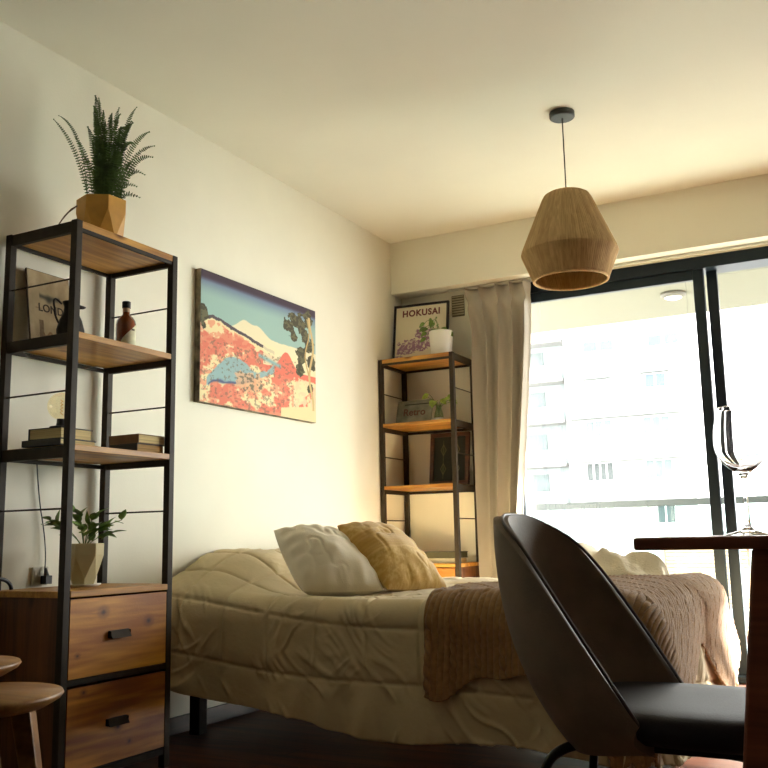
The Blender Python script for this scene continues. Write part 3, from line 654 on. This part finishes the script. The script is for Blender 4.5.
# white pot with trailing plant
wc = Vector((-2.195, 4.850, 1.783))
t = thing('potted_plant', 'trailing green plant in a white pot in front of the poster', 'plant', wc)
MB().lathe([(0.056, 0), (0.060, 0.004), (0.070, 0.142), (0.067, 0.144), (0.060, 0.132), (0.056, 0.12)], wc, 40).build('pot', M_white, t, smooth=True)
MB().lathe([(0.056, 0.0), (0.01, 0.006)], wc+Vector((0, 0, 0.122)), 16).build('soil', M_soil, t)
lm = MB(); sm = MB()
for (tip, up) in (((-0.075, -0.03, 0.035), 0.03), ((-0.095, -0.01, 0.07), 0.06), ((-0.06, -0.05, 0.055), 0.05), ((0.05, 0.0, 0.03), 0.05), ((-0.03, -0.02, 0.09), 0.09), ((-0.045, 0.0, 0.11), 0.08), ((0.03, 0.02, 0.04), 0.04), ((-0.085, -0.02, 0.005), 0.07), ((-0.01, -0.03, 0.05), 0.06), ((-0.10, 0.0, 0.10), 0.09)):
    p0 = wc+Vector((tip[0]*0.3, 0, 0.128)); p2 = wc+Vector((tip[0], tip[1], 0.128+tip[2]-0.02)); pts = bez(p0, (p0+p2)/2+Vector((0, 0, up)), p2, 7); sm.tube(pts, 0.0013, 5)
    leaf(lm, p2, Vector((tip[0], tip[1]-0.02, -0.05)), Vector((0.2, -1, 0.5)), 0.045, 0.03); leaf(lm, pts[4], Vector((-tip[0], -0.05, 0.01)), Vector((-0.2, -1, 0.6)), 0.03, 0.022)
lm.build('leaves', M_leafg, t, smooth=True); sm.build('stem', M_stemg, t, smooth=True)
# grey sign
M_sg = mat('weathered_grey_tin', (124, 124, 106), 0.6, var=0.18, scale=20)
tl2 = Vector((0, 0.30, 1)).normalized(); n2v = xx.cross(tl2); o0 = Vector((-2.520, 4.875, 1.406))
t = thing('tin_sign', 'weathered grey rectangular sign with faded red script leaning on the far unit shelf', 'sign', o0)
MB().hexa([o0, o0+xx*0.232, o0+xx*0.232-n2v*0.008, o0-n2v*0.008, o0+tl2*0.150, o0+xx*0.232+tl2*0.150, o0+xx*0.232+tl2*0.150-n2v*0.008, o0+tl2*0.150-n2v*0.008]).build('plate', M_sg, t, bevel=0.002)
text_part('lettering', 'Retro', 0.062, basis(o0+xx*0.118+tl2*0.072+n2v*0.0006, Vector((1, 0, 0)), tl2), mat('faded_red_ink', (104, 62, 50), 0.8), t, bold=0.0012)
MB().hexa([o0+xx*0.05+tl2*0.120+n2v*0.0002, o0+xx*0.215+tl2*0.120+n2v*0.0002, o0+xx*0.215+tl2*0.120, o0+xx*0.05+tl2*0.120,
           o0+xx*0.05+tl2*0.127+n2v*0.0012, o0+xx*0.215+tl2*0.127+n2v*0.0012, o0+xx*0.215+tl2*0.127, o0+xx*0.05+tl2*0.127]).build('stripe', mat('dark_ink', (60, 62, 48), 0.8), t)
# bud vase
vc = Vector((-2.235, 4.875, 1.403))
t = thing('bud_vase', 'small glass bud vase with lime green leafy sprigs beside the grey sign', 'vase', vc)
MB().lathe([(0.026, 0), (0.028, 0.004), (0.028, 0.022), (0.026, 0.024)], vc, 28).build('base', M_white, t, smooth=True)
MB().lathe([(0.026, 0.024), (0.027, 0.03), (0.024, 0.05), (0.017, 0.075), (0.015, 0.095), (0.0165, 0.10)], vc, 28, True, False).build('glass_body', thin_glass('green_tinted_glass', (0.62, 0.70, 0.42), 0.1), t, smooth=True)
lm = MB(); sm = MB()
for (dx, dy, dz, ln) in ((-0.05, -0.02, 0.165, 0.05), (-0.065, 0.0, 0.15, 0.045), (-0.02, -0.02, 0.125, 0.045), (0.0, -0.03, 0.12, 0.05), (0.02, -0.01, 0.13, 0.05), (0.04, -0.02, 0.115, 0.05), (0.07, -0.01, 0.12, 0.05), (0.085, -0.02, 0.105, 0.045), (-0.012, -0.03, 0.11, 0.045), (0.01, -0.04, 0.10, 0.04), (0.05, 0.01, 0.14, 0.04)):
    p0 = vc+Vector((0, 0, 0.03)); p2 = vc+Vector((dx, dy, dz)); pts = bez(p0, vc+Vector((0, 0, 0.11)), p2, 8); sm.tube(pts, 0.0015, 5)
    leaf(lm, p2, Vector((dx+0.01, dy, random.uniform(-0.03, 0.02))), Vector((0.1, -1, 0.7)), ln, 0.034)
lm.build('leaves', M_leafl, t, smooth=True); sm.build('stem', M_stemg, t, smooth=True)
# ornate framed panel
def f_orn(U, V):
    c = np.zeros(U.shape+(3,))+np.array((26, 32, 22)); 
    for cx in (0.30, 0.72):
        for cy in (0.28, 0.70):
            d = np.abs(U-cx)/0.10+np.abs(V-cy)/0.15; c = over(c, np.exp(-((d-0.8)/0.12)**2)*0.8, (130, 122, 84)); c = over(c, np.exp(-((d-0.3)/0.12)**2)*0.6, (96, 96, 62))
            c = over(c, (np.abs(U-cx) < 0.012)*(np.abs(V-cy) < 0.22)*0.6, (110, 104, 70))
    return c
o0 = Vector((-2.362, 4.985, 1.047)); tl3 = Vector((0, 0.13, 1)).normalized(); n3v = xx.cross(tl3)
t = thing('framed_picture', 'dark ornate panel in a brown wooden frame leaning on the lower far shelf', 'framed picture', o0)
frame_mb(o0, xx, tl3, n3v, 0.250, 0.312, 0.024, 0.022).build('frame', wood('brown_frame_wood', (92, 52, 26), (58, 32, 16), knots=False), t, bevel=0.003)
MB().hexa([o0+xx*0.01+tl3*0.01-n3v*0.011, o0+xx*0.240+tl3*0.01-n3v*0.011, o0+xx*0.240+tl3*0.01-n3v*0.02, o0+xx*0.01+tl3*0.01-n3v*0.02,
           o0+xx*0.01+tl3*0.302-n3v*0.011, o0+xx*0.240+tl3*0.302-n3v*0.011, o0+xx*0.240+tl3*0.302-n3v*0.02, o0+xx*0.01+tl3*0.302-n3v*0.02]).build('backing_board', M_cdark, t)
img_plane('pattern', 0.206, 0.268, 90, 90, f_orn, o0+xx*0.022+tl3*0.022-n3v*0.010, xx, tl3, M_paint, t)
g = 'books on the far unit cabinet'
M_cwhite = mat('white_book_cover', (214, 206, 178), 0.6)
book('white book under the dark green book on the far cabinet', -2.385, -2.13, 4.80, 4.98, 0.604, 0.632, M_cwhite, M_pages, g, spine='y0')
book('dark green book topmost of the pile on the far cabinet', -2.40, -2.12, 4.795, 4.97, 0.632, 0.667, M_cgreen, M_cgreen, g, spine='y0')

# ------------------------------------------------------------------ curtain
M_curt = mat('taupe_curtain', (176, 169, 156), 0.9, bump=0.1, bscale=400, sheen=0.2)
t = thing('curtain', 'long taupe pleated curtain gathered at the left of the sliding door', 'curtain', (-1.9, 5.02, 2.20))
def curtain():
    nz, nx = 110, 260; T = np.linspace(0, 1, nx)[None, :]; Z = np.linspace(0, 1, nz)[:, None]   # Z 0 top ->1 bottom
    zz = 2.205-Z*2.18+0*T
    x0 = -2.108+0.050*sst(0.0, 0.14, Z); x1 = -1.690-0.120*sst(0.0, 0.8, Z)
    k = sst(0.0, 0.25, Z)
    ph = T+0.015*np.sin(T*9)+0.012*np.sin(Z*3+T*5)*Z
    w1 = np.sin(ph*2*PI*4.5+0.6); fold = np.sign(w1)*np.abs(w1)**0.7; fold2 = np.sin(ph*2*PI*2.0+0.8+1.2*Z)
    pin = np.exp(-((Z-0.040)/0.014)**2)
    amp = (0.034+0.010*k)*(1-0.80*pin)*(1-0.35*sst(0.5, 1.0, Z))
    yy = 5.015-amp*fold-0.026*k*fold2+0.012*pin
    xx_ = x0+(x1-x0)*T+0.018*np.cos(ph*2*PI*4.5+0.6)*(1-0.3*k)
    yy = np.minimum(yy, 5.078)
    return np.stack([xx_+0*Z, yy+0*T, zz], -1)
MB().grid(curtain()).build('cloth', M_curt, t, smooth=True, solid=0.003)
MB().tube([(-2.22, 5.03, 2.214), (1.35, 5.03, 2.214)], 0.008, 10).build('curtain_rail', mat('rail_white', (206, 204, 190), 0.5), t, smooth=True)

# ------------------------------------------------------------------ bed
BX0, BX1, BY0, BY1, BT = XL+0.015, -0.65, 2.82, 4.21, 0.532
t = thing('bed', 'low double bed with dark base standing against the left wall', 'bed', ((BX0+BX1)/2, (BY0+BY1)/2, 0))
M_bedf = mat('dark_bed_frame', (30, 20, 13), 0.8, spec=0.15)
MB().box((BX0+0.02, BY0+0.05, 0.20), (BX1-0.05, BY1-0.05, 0.29)).build('base', M_bedf, t, bevel=0.01)
for (x, y) in ((BX0+0.05, BY0+0.20), (BX1-0.14, BY0+0.16), (BX0+0.12, BY1-0.14), (BX1-0.14, BY1-0.14), ((BX0+BX1)/2, (BY0+BY1)/2)):
    MB().box((x, y, 0), (x+0.05, y+0.05, 0.20)).build('leg', M_bedf, t, bevel=0.004)
MB().box((BX0+0.03, BY0+0.06, 0.29), (BX1-0.06, BY1-0.06, 0.50)).build('mattress', mat('mattress_cloth', (210, 200, 176), 0.9), t, bevel=0.03, seg=4)

Rc = 0.12
def drape(A, B, off=0.0):
    """flat sheet coordinates (A along x from head, B along y from near edge) -> draped position; returns P and drop distance"""
    Lx = BX1-BX0; Wy = BY1-BY0
    cx = np.clip(A, -1, Lx-Rc); cy = np.clip(B, Rc, Wy-Rc)
    dx = A-cx; dy = B-cy
    dist = np.maximum(np.abs(dx), np.abs(dy)); rad = np.sqrt(dx*dx+dy*dy)+1e-9
    ux = dx/rad; uy = dy/rad
    s = np.clip(dist-(Rc-0.08), 0, None)         # arc length past the flat
    r = 0.08; q = r*PI/2
    ang = np.clip(s/r, 0, PI/2)
    hor = np.minimum(dist, Rc-0.08)+r*np.sin(ang); dz = r*(1-np.cos(ang))+np.clip(s-q, 0, None)
    flare = 0.10*np.clip(s-q, 0, None)
    hor = hor+off*np.sin(ang)+flare
    x = BX0+cx+ux*hor; y = BY0+cy+uy*hor
    X_, Y_ = cx+0*A, B
    # pillows under the cover at the head
    hump = 0.165*sst(0.52, 0.16, A)*sst(-0.08, 0.50, B)*sst(Wy, Wy-0.25, B)
    top = BT+hump+0.012*np.sin(A*5+B*3)*np.sin(B*6)
    z = top+off*np.cos(ang)-dz
    global UXW
    UXW = ux*ux*(ux > 0)
    return np.stack([x, y, z], -1), s
def normals(P):
    du = np.gradient(P, axis=1); dv = np.gradient(P, axis=0); n = np.cross(du, dv); n /= (np.linalg.norm(n, axis=-1, keepdims=True)+1e-9)
    return n
def comforter():
    Lx = BX1-BX0; Wy = BY1-BY0
    na, nb = 420, 360
    a = np.linspace(0.0, 1, na); bq = np.linspace(0, 1, nb)
    Aq, Bq = np.meshgrid(a, bq)
    dropn = 0.27+0.125*sst(0.0, 0.9, Aq*Lx)+0.015*np.sin(Aq*17)+0.03*sst(1.6, 1.95, Aq*Lx)
    A = Aq*(Lx+0.42); B = -dropn+Bq*(Wy+dropn+0.36)
    P, s = drape(A, B)
    N = normals(P); N *= np.sign(N[..., 2:3].mean()+1e-9)
    # quilting seams
    ca, cb = 0.200, 0.182
    Bs = B+0.051-0.085*(1-sst(0.0, 1.05, A))
    fa = np.abs(((A+0.038+0.02*np.sin(B*5))/ca) % 1-0.5)*2; fb = np.abs((Bs/cb) % 1-0.5)*2   # 1 at seams
    band = sst(-0.19, -0.18, Bs)                                      # the lowest band has no cross seams
    pa = 1-np.exp(-((1-fa)/0.05)**2)*0.55*band; pb = 1-0.85*np.exp(-((1-fb)/0.045)**2)
    h = 0.014*np.minimum(pa, 1)*pb*(1-0.30*band*fa**6)*(1-0.45*fb**6)
    side = sst(0.0, 0.1, s)
    q1 = (A+0.75*B)*20+6*fbm(A*3, B*3+7, 2); q2 = (A-0.9*B)*15+5*fbm(A*4+3, B*4+1, 2)
    r1 = np.abs(fbm(q1, (A-B)*3.0+40, 2)-0.37); r2 = np.abs(fbm(q2+9, (A+B)*3.5+80, 2)-0.37)
    m1 = sst(0.32, 0.50, fbm(A*5+2, B*6+11, 2)+0.12*fb**3); m2 = sst(0.34, 0.50, fbm(A*6+22, B*5+31, 2)+0.12*fb**3)
    h = h+0.13*(0.3+0.7*side)*np.clip(0.09-r1, 0, 1)*m1+0.085*(0.3+0.7*side)*np.clip(0.08-r2, 0, 1)*m2+0.012*(fbm(A*7, B*7+40, 2)-0.4)
    hem = sst(0.02, 0.0, Bq*(Wy+0.8)); h = h+0.014*side*np.sin(A*26+3*np.sin(A*7))*sst(0.18, 0.0, Bq*(Wy+dropn+0.36))
    P = P+N*h[..., None]
    P[..., 2] = np.maximum(P[..., 2], 0.03); P[..., 0] = np.maximum(P[..., 0], XL+0.003)
    return P
M_comf = mat('cream_quilt', (204, 186, 146), 0.85, var=0.03, scale=8, bump=0.12, bscale=60, sheen=0.1)
tag(MB().grid(comforter()).build('comforter', M_comf, smooth=True, solid=0.012), 'cream quilted comforter draped over the whole bed down to near the floor', 'comforter')
def blanket():
    Lx = BX1-BX0; Wy = BY1-BY0
    na, nb = 460, 400
    Aq, Bq = np.meshgrid(np.linspace(0, 1, na), np.linspace(0, 1, nb))
    a0 = 1.215-0.02*np.sin(Bq*6)
    da = 0.305+0.06*np.sin(Bq*9+1.0)-0.15*np.exp(-((Bq-0.60)/0.09)**2)-0.04*Bq
    A = a0+Aq*(Lx+da-a0)
    At = A
    dn = 0.262-0.10*sst(1.22, 1.5, At)+0.24*sst(1.5, 1.85, At)+0.015*np.sin(At*31)
    B = -dn+Bq*(dn+Wy-0.02)
    P, s = drape(A, B, off=0.030)
    N = normals(P); N *= np.sign(N[..., 2:3].mean()+1e-9)
    Ap = P[..., 0]+0.75*np.clip(P[..., 1]-BY0-0.10, 0, None)+np.clip(BT-P[..., 2], 0, None)*UXW
    per = 0.021; ph = Ap/per
    rib = np.abs(np.sin(PI*ph))**0.7
    cab = (np.floor(ph) % 4 == 0)
    h = 0.0055*rib+cab*0.003*np.sin((P[..., 1]-P[..., 2])*2*PI/0.034+np.cos(PI*ph)*1.5)*rib
    wv = 0.012*np.sin(A*13+B*4)*sst(0.05, 0.2, s)+0.008*(fbm(A*6, B*6, 2)-0.4)
    P = P+N*(h+wv)[..., None]
    P[..., 2] = np.maximum(P[..., 2], 0.05)
    return P
M_knit = mat('brown_knit_wool', (146, 110, 66), 0.95, var=0.10, scale=60, bump=0.3, bscale=350, sheen=0.3)
t = tag(MB().grid(blanket()).build('knitted_blanket', M_knit, smooth=True, solid=0.008, offset=1), 'brown cable knit blanket spread across the foot of the bed', 'blanket')

def cushion(name, label, c4, th, colf, m, pinch=-0.035, seed=0.0):
    """c4: corner points bottom-left, bottom-right, top-right, top-left; th: half thickness"""
    n = 72; S_, T_ = np.meshgrid(np.linspace(-1, 1, n), np.linspace(-1, 1, n))
    bl, br, tr, tl_ = [np.array(q, float) for q in c4]
    w_ = np.cross(br-bl+tr-tl_, tl_-bl+tr-br); w_ /= np.linalg.norm(w_)
    k = ((1-np.abs(S_)**2.2).clip(0)**0.5)*((1-np.abs(T_)**2.2).clip(0)**0.5)
    x = (S_*(1-pinch*(1-T_**2)*np.abs(S_)**3)+1)/2; y = (T_*(1-pinch*(1-S_**2)*np.abs(T_)**3)+1)/2
    x = x[..., None]; y = y[..., None]; base_ = bl*(1-x)*(1-y)+br*x*(1-y)+tr*x*y+tl_*(1-x)*y
    r1 = fbm(S_*1.6+seed+5, T_*1.6+seed, 2)-0.45; cr = np.abs(fbm(S_*2.4+seed, T_*2.4+9+seed, 2)-0.45)
    edge = 0.10*np.exp(-((1-np.abs(S_))/0.25)**2)*np.sin(T_*17+seed)+0.10*np.exp(-((1-np.abs(T_))/0.25)**2)*np.sin(S_*15+seed)
    P1 = base_+(w_*th)*(k*(1+0.45*r1-0.5*np.exp(-(cr/0.05)**2)*0.12)+k*edge)[..., None]
    P2 = base_-(w_*th)*(k*(1+0.3*r1))[..., None]
    c = colf((S_+1)/2, (T_+1)/2)/255.0; c = np.where(c <= 0.04045, c/12.92, ((c+0.055)/1.055)**2.4)
    mb = MB().grid(P1); mb.grid(P2[:, ::-1]); ccc = np.concatenate([c.reshape(-1, 3), c[:, ::-1].reshape(-1, 3)])
    return tag(mb.build(name, m, colors=ccc, smooth=True), label, 'cushion', 'cushions on the bed near the head')
M_cush = painted('cushion_fabric', 0.9, bump=0.25, bscale=260, sheen=0.3)
def c_white(U, V): return np.zeros(U.shape+(3,))+np.array((238, 228, 204))+(fbm(U*8, V*8)[..., None]-0.5)*14
def c_gold(U, V):
    c = np.zeros(U.shape+(3,))+np.array((190, 152, 72)); tex = fbm(U*40, V*40, 3)
    b1 = (V > 0.74) | (V < 0.42); c = over(c, b1*(tex > 0.47)*0.6, (212, 180, 108))
    for k in (0.42, 0.74): c = over(c, np.exp(-((V-k)/0.012)**2)*0.8, (214, 178, 110))
    c = over(c, (~b1)*np.exp(-((((V*22) % 1)-0.5)/0.2)**2)*0.25, (160, 112, 44)); return c
# square cushions leaning back towards the head of the bed
cushion('cushion', 'plain cream cushion leaning back in front of the hump at the bed head', [(-1.945, 2.99, 0.556), (-1.712, 3.19, 0.552), (-2.01, 3.40, 0.770), (-2.17, 3.12, 0.785)], 0.098, c_white, M_cush, seed=1.0)
cushion('cushion', 'mustard gold patterned cushion leaning behind the cream cushion', [(-1.690, 3.18, 0.556), (-1.590, 3.50, 0.546), (-1.90, 3.62, 0.785), (-1.97, 3.28, 0.800)], 0.088, c_gold, M_cush, seed=4.0)

# crumpled throw at the far side of the bed
def throw():
    n, m_ = 90, 120; T_, S_ = np.meshgrid(np.linspace(0, 2*PI, m_), np.linspace(0, 1, n))
    r = 0.27*np.sin(PI*0.5*(1-S_))**0.8+0.004
    wob = 1+0.25*(fbm(np.cos(T_)*2+4, np.sin(T_)*2+4, 3)-0.45)*2
    x = -1.12+1.12*r*wob*np.cos(T_); y = 3.92+0.8*r*wob*np.sin(T_)
    h = 0.12*np.sin(PI*0.5*S_)**0.8*(1+1.1*(fbm((x+3)*6, (y)*6, 3)-0.42)*2)
    h = np.maximum(h, 0.0)+0.03*np.exp(-(((x+1.05)/0.03)**2+((y-3.87)/0.08)**2))
    return np.stack([x, y, BT+0.022+h], -1)
tag(MB().grid(throw()).build('crumpled_throw', mat('cream_fleece', (246, 234, 208), 0.95, bump=0.4, bscale=120, sheen=0.3), smooth=True), 'crumpled pale cream throw bunched on the far side of the bed near the door', 'throw')

# ------------------------------------------------------------------ pendant lamp
px, py = -1.083, 3.732
M_rope = mat('jute_rope', (186, 152, 98), 0.9, var=0.16, scale=60, stretch=(6, 6, 0.5), bump=0.2, bscale=200)
t = thing('pendant_lamp', 'woven jute pendant lamp hanging from the ceiling on a dark cord', 'pendant lamp', (px, py, ZC))
MB().lathe([(0.054, 0), (0.054, -0.022), (0.050, -0.026), (0.0, -0.026)], (px, py, ZC), 36).build('canopy', mat('canopy_dark', (38, 42, 36), 0.5), t, smooth=False, bevel=0.001)
MB().tube([(px, py, ZC-0.024), (px, py, 2.17)], 0.0028, 8).build('cord', M_black, t)
prof = [(0.030, 2.180), (0.076, 2.177), (0.091, 2.168), (0.100, 2.152), (0.125, 2.093), (0.160, 2.010), (0.194, 1.928), (0.197, 1.916), (0.192, 1.903), (0.172, 1.853), (0.152, 1.803)]
n = 480; rows = []
pz = []
for i in range(len(prof)-1):
    for q in range(5):
        f_ = q/5; pz.append((prof[i][0]*(1-f_)+prof[i+1][0]*f_, prof[i][1]*(1-f_)+prof[i+1][1]*f_))
pz.append(prof[-1])
TH = np.linspace(0, 2*PI, n, endpoint=False)[None, :]; RR = np.array([p[0] for p in pz])[:, None]; ZZ = np.array([p[1] for p in pz])[:, None]
rib = 0.0022*np.abs(np.sin(TH*60))+0*RR
X_ = px+(RR+rib)*np.cos(TH); Y_ = py+(RR+rib)*np.sin(TH)
sv = np.repeat(RNG.rand(96), 5)[None, :]; fv = fbm(TH*30+0*ZZ, ZZ*40+0*TH, 3)
kk = np.clip(0.40+0.25*sv+0.7*(fv-0.45)+0*ZZ, 0, 1)[..., None]; cc_ = (np.array((160, 126, 78))*(1-kk)+np.array((228, 198, 144))*kk)/255.0; cc_ = ((cc_+0.055)/1.055)**2.4
MB().grid(np.stack([X_, Y_, ZZ+0*TH], -1), wrap=True).build('lamp_shade', painted('jute_strands', 0.9, bump=0.2, bscale=220), t, smooth=True, solid=0.004, colors=cc_.reshape(-1, 3))
def ring(r, z, rr, nn=96): return MB().tube([(px+r*math.cos(a), py+r*math.sin(a), z) for a in np.linspace(0, 2*PI, nn)], rr, 8)
ring(0.153, 1.801, 0.006).build('shade_rim', mat('rim_rope', (214, 180, 128), 0.9, var=0.1, scale=80), t, smooth=True)
ring(0.1985, 1.916, 0.0035).build('shade_hoop', M_rope, t, smooth=True)
MB().lathe([(0.02, 2.178), (0.02, 2.13), (0.017, 2.12), (0.0, 2.12)], (px, py, 0), 20).build('socket', M_black, t, smooth=True)
MB().lathe([(0.013, 2.12), (0.016, 2.105), (0.030, 2.075), (0.032, 2.055), (0.024, 2.032), (0.0, 2.022)], (px, py, 0), 24).build('bulb', M_white, t, smooth=True)

# ------------------------------------------------------------------ side tables at lower left
M_oak = wood('oak_tabletop', (156, 112, 58), (114, 76, 36), axis=0, rough=0.4, knots=False)
def side_table(label, c, r, h, rots):
    t = thing('side_table', label, 'side table', (*c, 0), 0, 'nesting side tables')
    MB().lathe([(r-0.035, h-0.030), (r-0.006, h-0.014), (r, h-0.006), (r-0.003, h), (0.002, h)], (*c, 0), 64).build('tabletop', M_oak, t, smooth=True)
    for a in rots:
        dx, dy = math.cos(a), math.sin(a); p0 = Vector((c[0]+dx*r*0.52, c[1]+dy*r*0.52, h-0.022)); p1 = Vector((c[0]+dx*r*0.98, c[1]+dy*r*0.98, 0.0))
        s = Vector((-dy, dx, 0)); q = Vector((dx, dy, 0))
        a1, b1, a2, b2 = 0.027, 0.020, 0.014, 0.011
        MB().hexa([p1-s*a2-q*b2, p1+s*a2-q*b2, p1+s*a2+q*b2, p1-s*a2+q*b2, p0-s*a1-q*b1, p0+s*a1-q*b1, p0+s*a1+q*b1, p0-s*a1+q*b1]).build('leg', M_oak, t, bevel=0.004)
side_table('round oak side table with the lower top, nearest to the left drawer cabinet front', (-1.646, 1.335), 0.164, 0.450, (0.62, 2.72, 4.80))
side_table('round oak side table with the higher top, at the left edge behind the lower one', (-1.892, 1.432), 0.168, 0.486, (0.50, -1.59, 2.60))

# ------------------------------------------------------------------ chair
def lerp_keys(keys, f_):
    k = len(keys)-1; out = []
    keys = [np.array(q, float) for q in keys]
    for x in f_:
        y = x*k; i = min(int(y), k-1); tt = y-i
        p0 = keys[max(i-1, 0)]; p1 = keys[i]; p2 = keys[i+1]; p3 = keys[min(i+2, k)]
        out.append(0.5*((2*p1)+(-p0+p2)*tt+(2*p0-5*p1+4*p2-p3)*tt*tt+(-p0+3*p1-3*p2+p3)*tt**3))
    return np.array(out)
CY = 1.90
M_lea = mat('dark_brown_leather', (124, 108, 90), 0.62, var=0.12, scale=9, bump=0.12, bscale=220, spec=0.4)
M_seat = mat('dark_seat_leather', (34, 32, 38), 0.6, var=0.1, scale=9, bump=0.1, bscale=220, spec=0.25)
t = thing('dining_chair', 'dark leather shell chair with black metal legs tucked under the table', 'chair', (-0.45, CY, 0))
# rim (R), bulge control (K) and lower edge (D) from near side round the back to the far side
Rk = [(-0.462, -0.212, 0.438), (-0.560, -0.216, 0.590), (-0.662, -0.190, 0.735), (-0.735, -0.112, 0.798), (-0.757, 0.0, 0.812), (-0.735, 0.112, 0.798), (-0.662, 0.190, 0.735), (-0.560, 0.216, 0.590), (-0.462, 0.212, 0.438)]
Kk = [(-0.470, -0.222, 0.420), (-0.590, -0.232, 0.485), (-0.668, -0.215, 0.520), (-0.728, -0.150, 0.545), (-0.752, 0.0, 0.550), (-0.728, 0.150, 0.545), (-0.668, 0.215, 0.520), (-0.590, 0.232, 0.485), (-0.470, 0.222, 0.420)]
Dk = [(-0.440, -0.190, 0.402), (-0.500, -0.190, 0.394), (-0.560, -0.165, 0.388), (-0.600, -0.100, 0.384), (-0.615, 0.0, 0.382), (-0.600, 0.100, 0.384), (-0.560, 0.165, 0.388), (-0.500, 0.190, 0.394), (-0.440, 0.190, 0.402)]
ff = np.linspace(0, 1, 97); R_, K_, D_ = lerp_keys(Rk, ff), lerp_keys(Kk, ff), lerp_keys(Dk, ff)
rows = []
for tt in np.linspace(0, 1, 40): rows.append(D_*(1-tt)**2+K_*2*tt*(1-tt)*1.0+R_*tt**2)
P = np.array(rows)+np.array((0.046, CY, -0.027))
MB().grid(P).build('shell_back', M_lea, t, smooth=True, solid=0.030, bevel=0.012, seg=3, offset=0)
rim = [tuple(q+np.array((0.050, CY, -0.025))) for q in R_]
MB().tube(rim, 0.0035, 8).build('piping', mat('piping_grey', (78, 66, 56), 0.5), t, smooth=True)
# seat cushion
ns = 64; seg_ = []
outline = []
for i in range(ns):
    a = 2*PI*i/ns; ca_, sa = math.cos(a), math.sin(a); e = 0.55
    x = (abs(ca_)**e)*math.copysign(1, ca_); y = (abs(sa)**e)*math.copysign(1, sa)
    wx = 0.245; wy = 0.222*(1-0.10*max(0, -x))
    outline.append((x*wx, y*wy))
secs = [(0.80, 0.374), (0.93, 0.382), (0.99, 0.405), (1.0, 0.430), (0.98, 0.455), (0.93, 0.470), (0.84, 0.478), (0.6, 0.480), (0.3, 0.479), (0.02, 0.478)]
G = np.array([[(-0.366+ox*s_, CY+oy*s_, 0.376+(z_-0.374)*0.53-0.004*(ox*s_/0.245)) for (ox, oy) in outline] for (s_, z_) in secs])
sm = MB().grid(G, wrap=True); sm.f.append(tuple(reversed(range(ns)))); sm.f.append(tuple(range(len(sm.v)-ns, len(sm.v)))); sm.build('seat', M_seat, t, smooth=True)
M_leg = mat('black_tube', (16, 14, 13), 0.3, metal=0.5)
for sy in (-1, 1):
    y = CY+sy*0.13
    pts = [(-0.42, y-sy*0.02, 0.362), (-0.52, y, 0.362), (-0.570, y+sy*0.02, 0.352), (-0.598, y+sy*0.04, 0.322), (-0.612, y+sy*0.05, 0.25), (-0.640, y+sy*0.07, 0.0)]
    MB().tube(lerp_keys(pts, np.linspace(0, 1, 30)), 0.0095, 12).build('leg', M_leg, t, smooth=True)
    pts = [(-0.36, y-sy*0.02, 0.362), (-0.26, y, 0.362), (-0.21, y+sy*0.02, 0.352), (-0.185, y+sy*0.04, 0.322), (-0.17, y+sy*0.05, 0.25), (-0.14, y+sy*0.07, 0.0)]
    MB().tube(lerp_keys(pts, np.linspace(0, 1, 30)), 0.0095, 12).build('leg', M_leg, t, smooth=True)
MB().box((-0.56, CY-0.14, 0.356), (-0.20, CY+0.14, 0.372)).build('under_frame', M_leg, t, bevel=0.003)

# ------------------------------------------------------------------ table and glass
M_tab = wood('dark_red_wood', (156, 90, 60), (112, 62, 40), axis=0, rough=0.35, knots=False)
TX0, TX1, TY0, TY1 = -0.347, 0.95, 1.45, 2.30
t = thing('dining_table', 'dark reddish wooden dining table with slanted legs in the right foreground', 'table', ((TX0+TX1)/2, (TY0+TY1)/2, 0))
MB().box((TX0, TY0, 0.716), (TX1, TY1, 0.735)).build('tabletop', M_tab, t, bevel=0.004, seg=3)
for (x, y, sx, sy) in ((TX0+0.165, TY0+0.03, -1, -1), (TX1-0.23, TY0+0.03, 1, -1), (TX0+0.165, TY1-0.09, -1, 1), (TX1-0.23, TY1-0.09, 1, 1)):
    w_ = 0.075; d_ = 0.055; k = 0.085*sx
    MB().hexa([(x+k, y, 0), (x+k+w_*0.8, y, 0), (x+k+w_*0.8, y+d_, 0), (x+k, y+d_, 0), (x, y, 0.717), (x+w_, y, 0.717), (x+w_, y+d_, 0.717), (x, y+d_, 0.717)]).build('leg', M_tab, t, bevel=0.005)
MB().box((TX0+0.25, TY0+0.06, 0.67), (TX1-0.25, TY0+0.08, 0.717)).box((TX0+0.25, TY1-0.08, 0.67), (TX1-0.25, TY1-0.06, 0.717)).build('apron', M_tab, t)
gc = (-0.199, 1.60, 0.7352)
t = thing('wine_glass', 'clear stemmed wine glass standing near the left end of the table', 'wine glass', gc)
outer = [(0.0005, 0.0), (0.034, 0.0), (0.0345, 0.001), (0.030, 0.0028), (0.015, 0.007), (0.006, 0.012), (0.0040, 0.022), (0.0036, 0.050), (0.0040, 0.078), (0.0065, 0.088), (0.015, 0.095), (0.028, 0.106), (0.0370, 0.122), (0.0395, 0.137), (0.0385, 0.155), (0.0345, 0.178), (0.0325, 0.190)]
inner = [(0.0317, 0.190), (0.0337, 0.178), (0.0377, 0.155), (0.0387, 0.137), (0.0362, 0.122), (0.027, 0.1075), (0.014, 0.0985), (0.004, 0.0965), (0.0005, 0.0963)]
def smooth_prof(p, n): return [tuple(q) for q in lerp_keys(p, np.linspace(0, 1, n))]
MB().lathe([(max(r, 0.0003)*1.07, z*1.085) for r, z in smooth_prof(outer, 60)+smooth_prof(inner, 36)], gc, 64).build('glass_body', real_glass('clear_glass'), t, smooth=True)
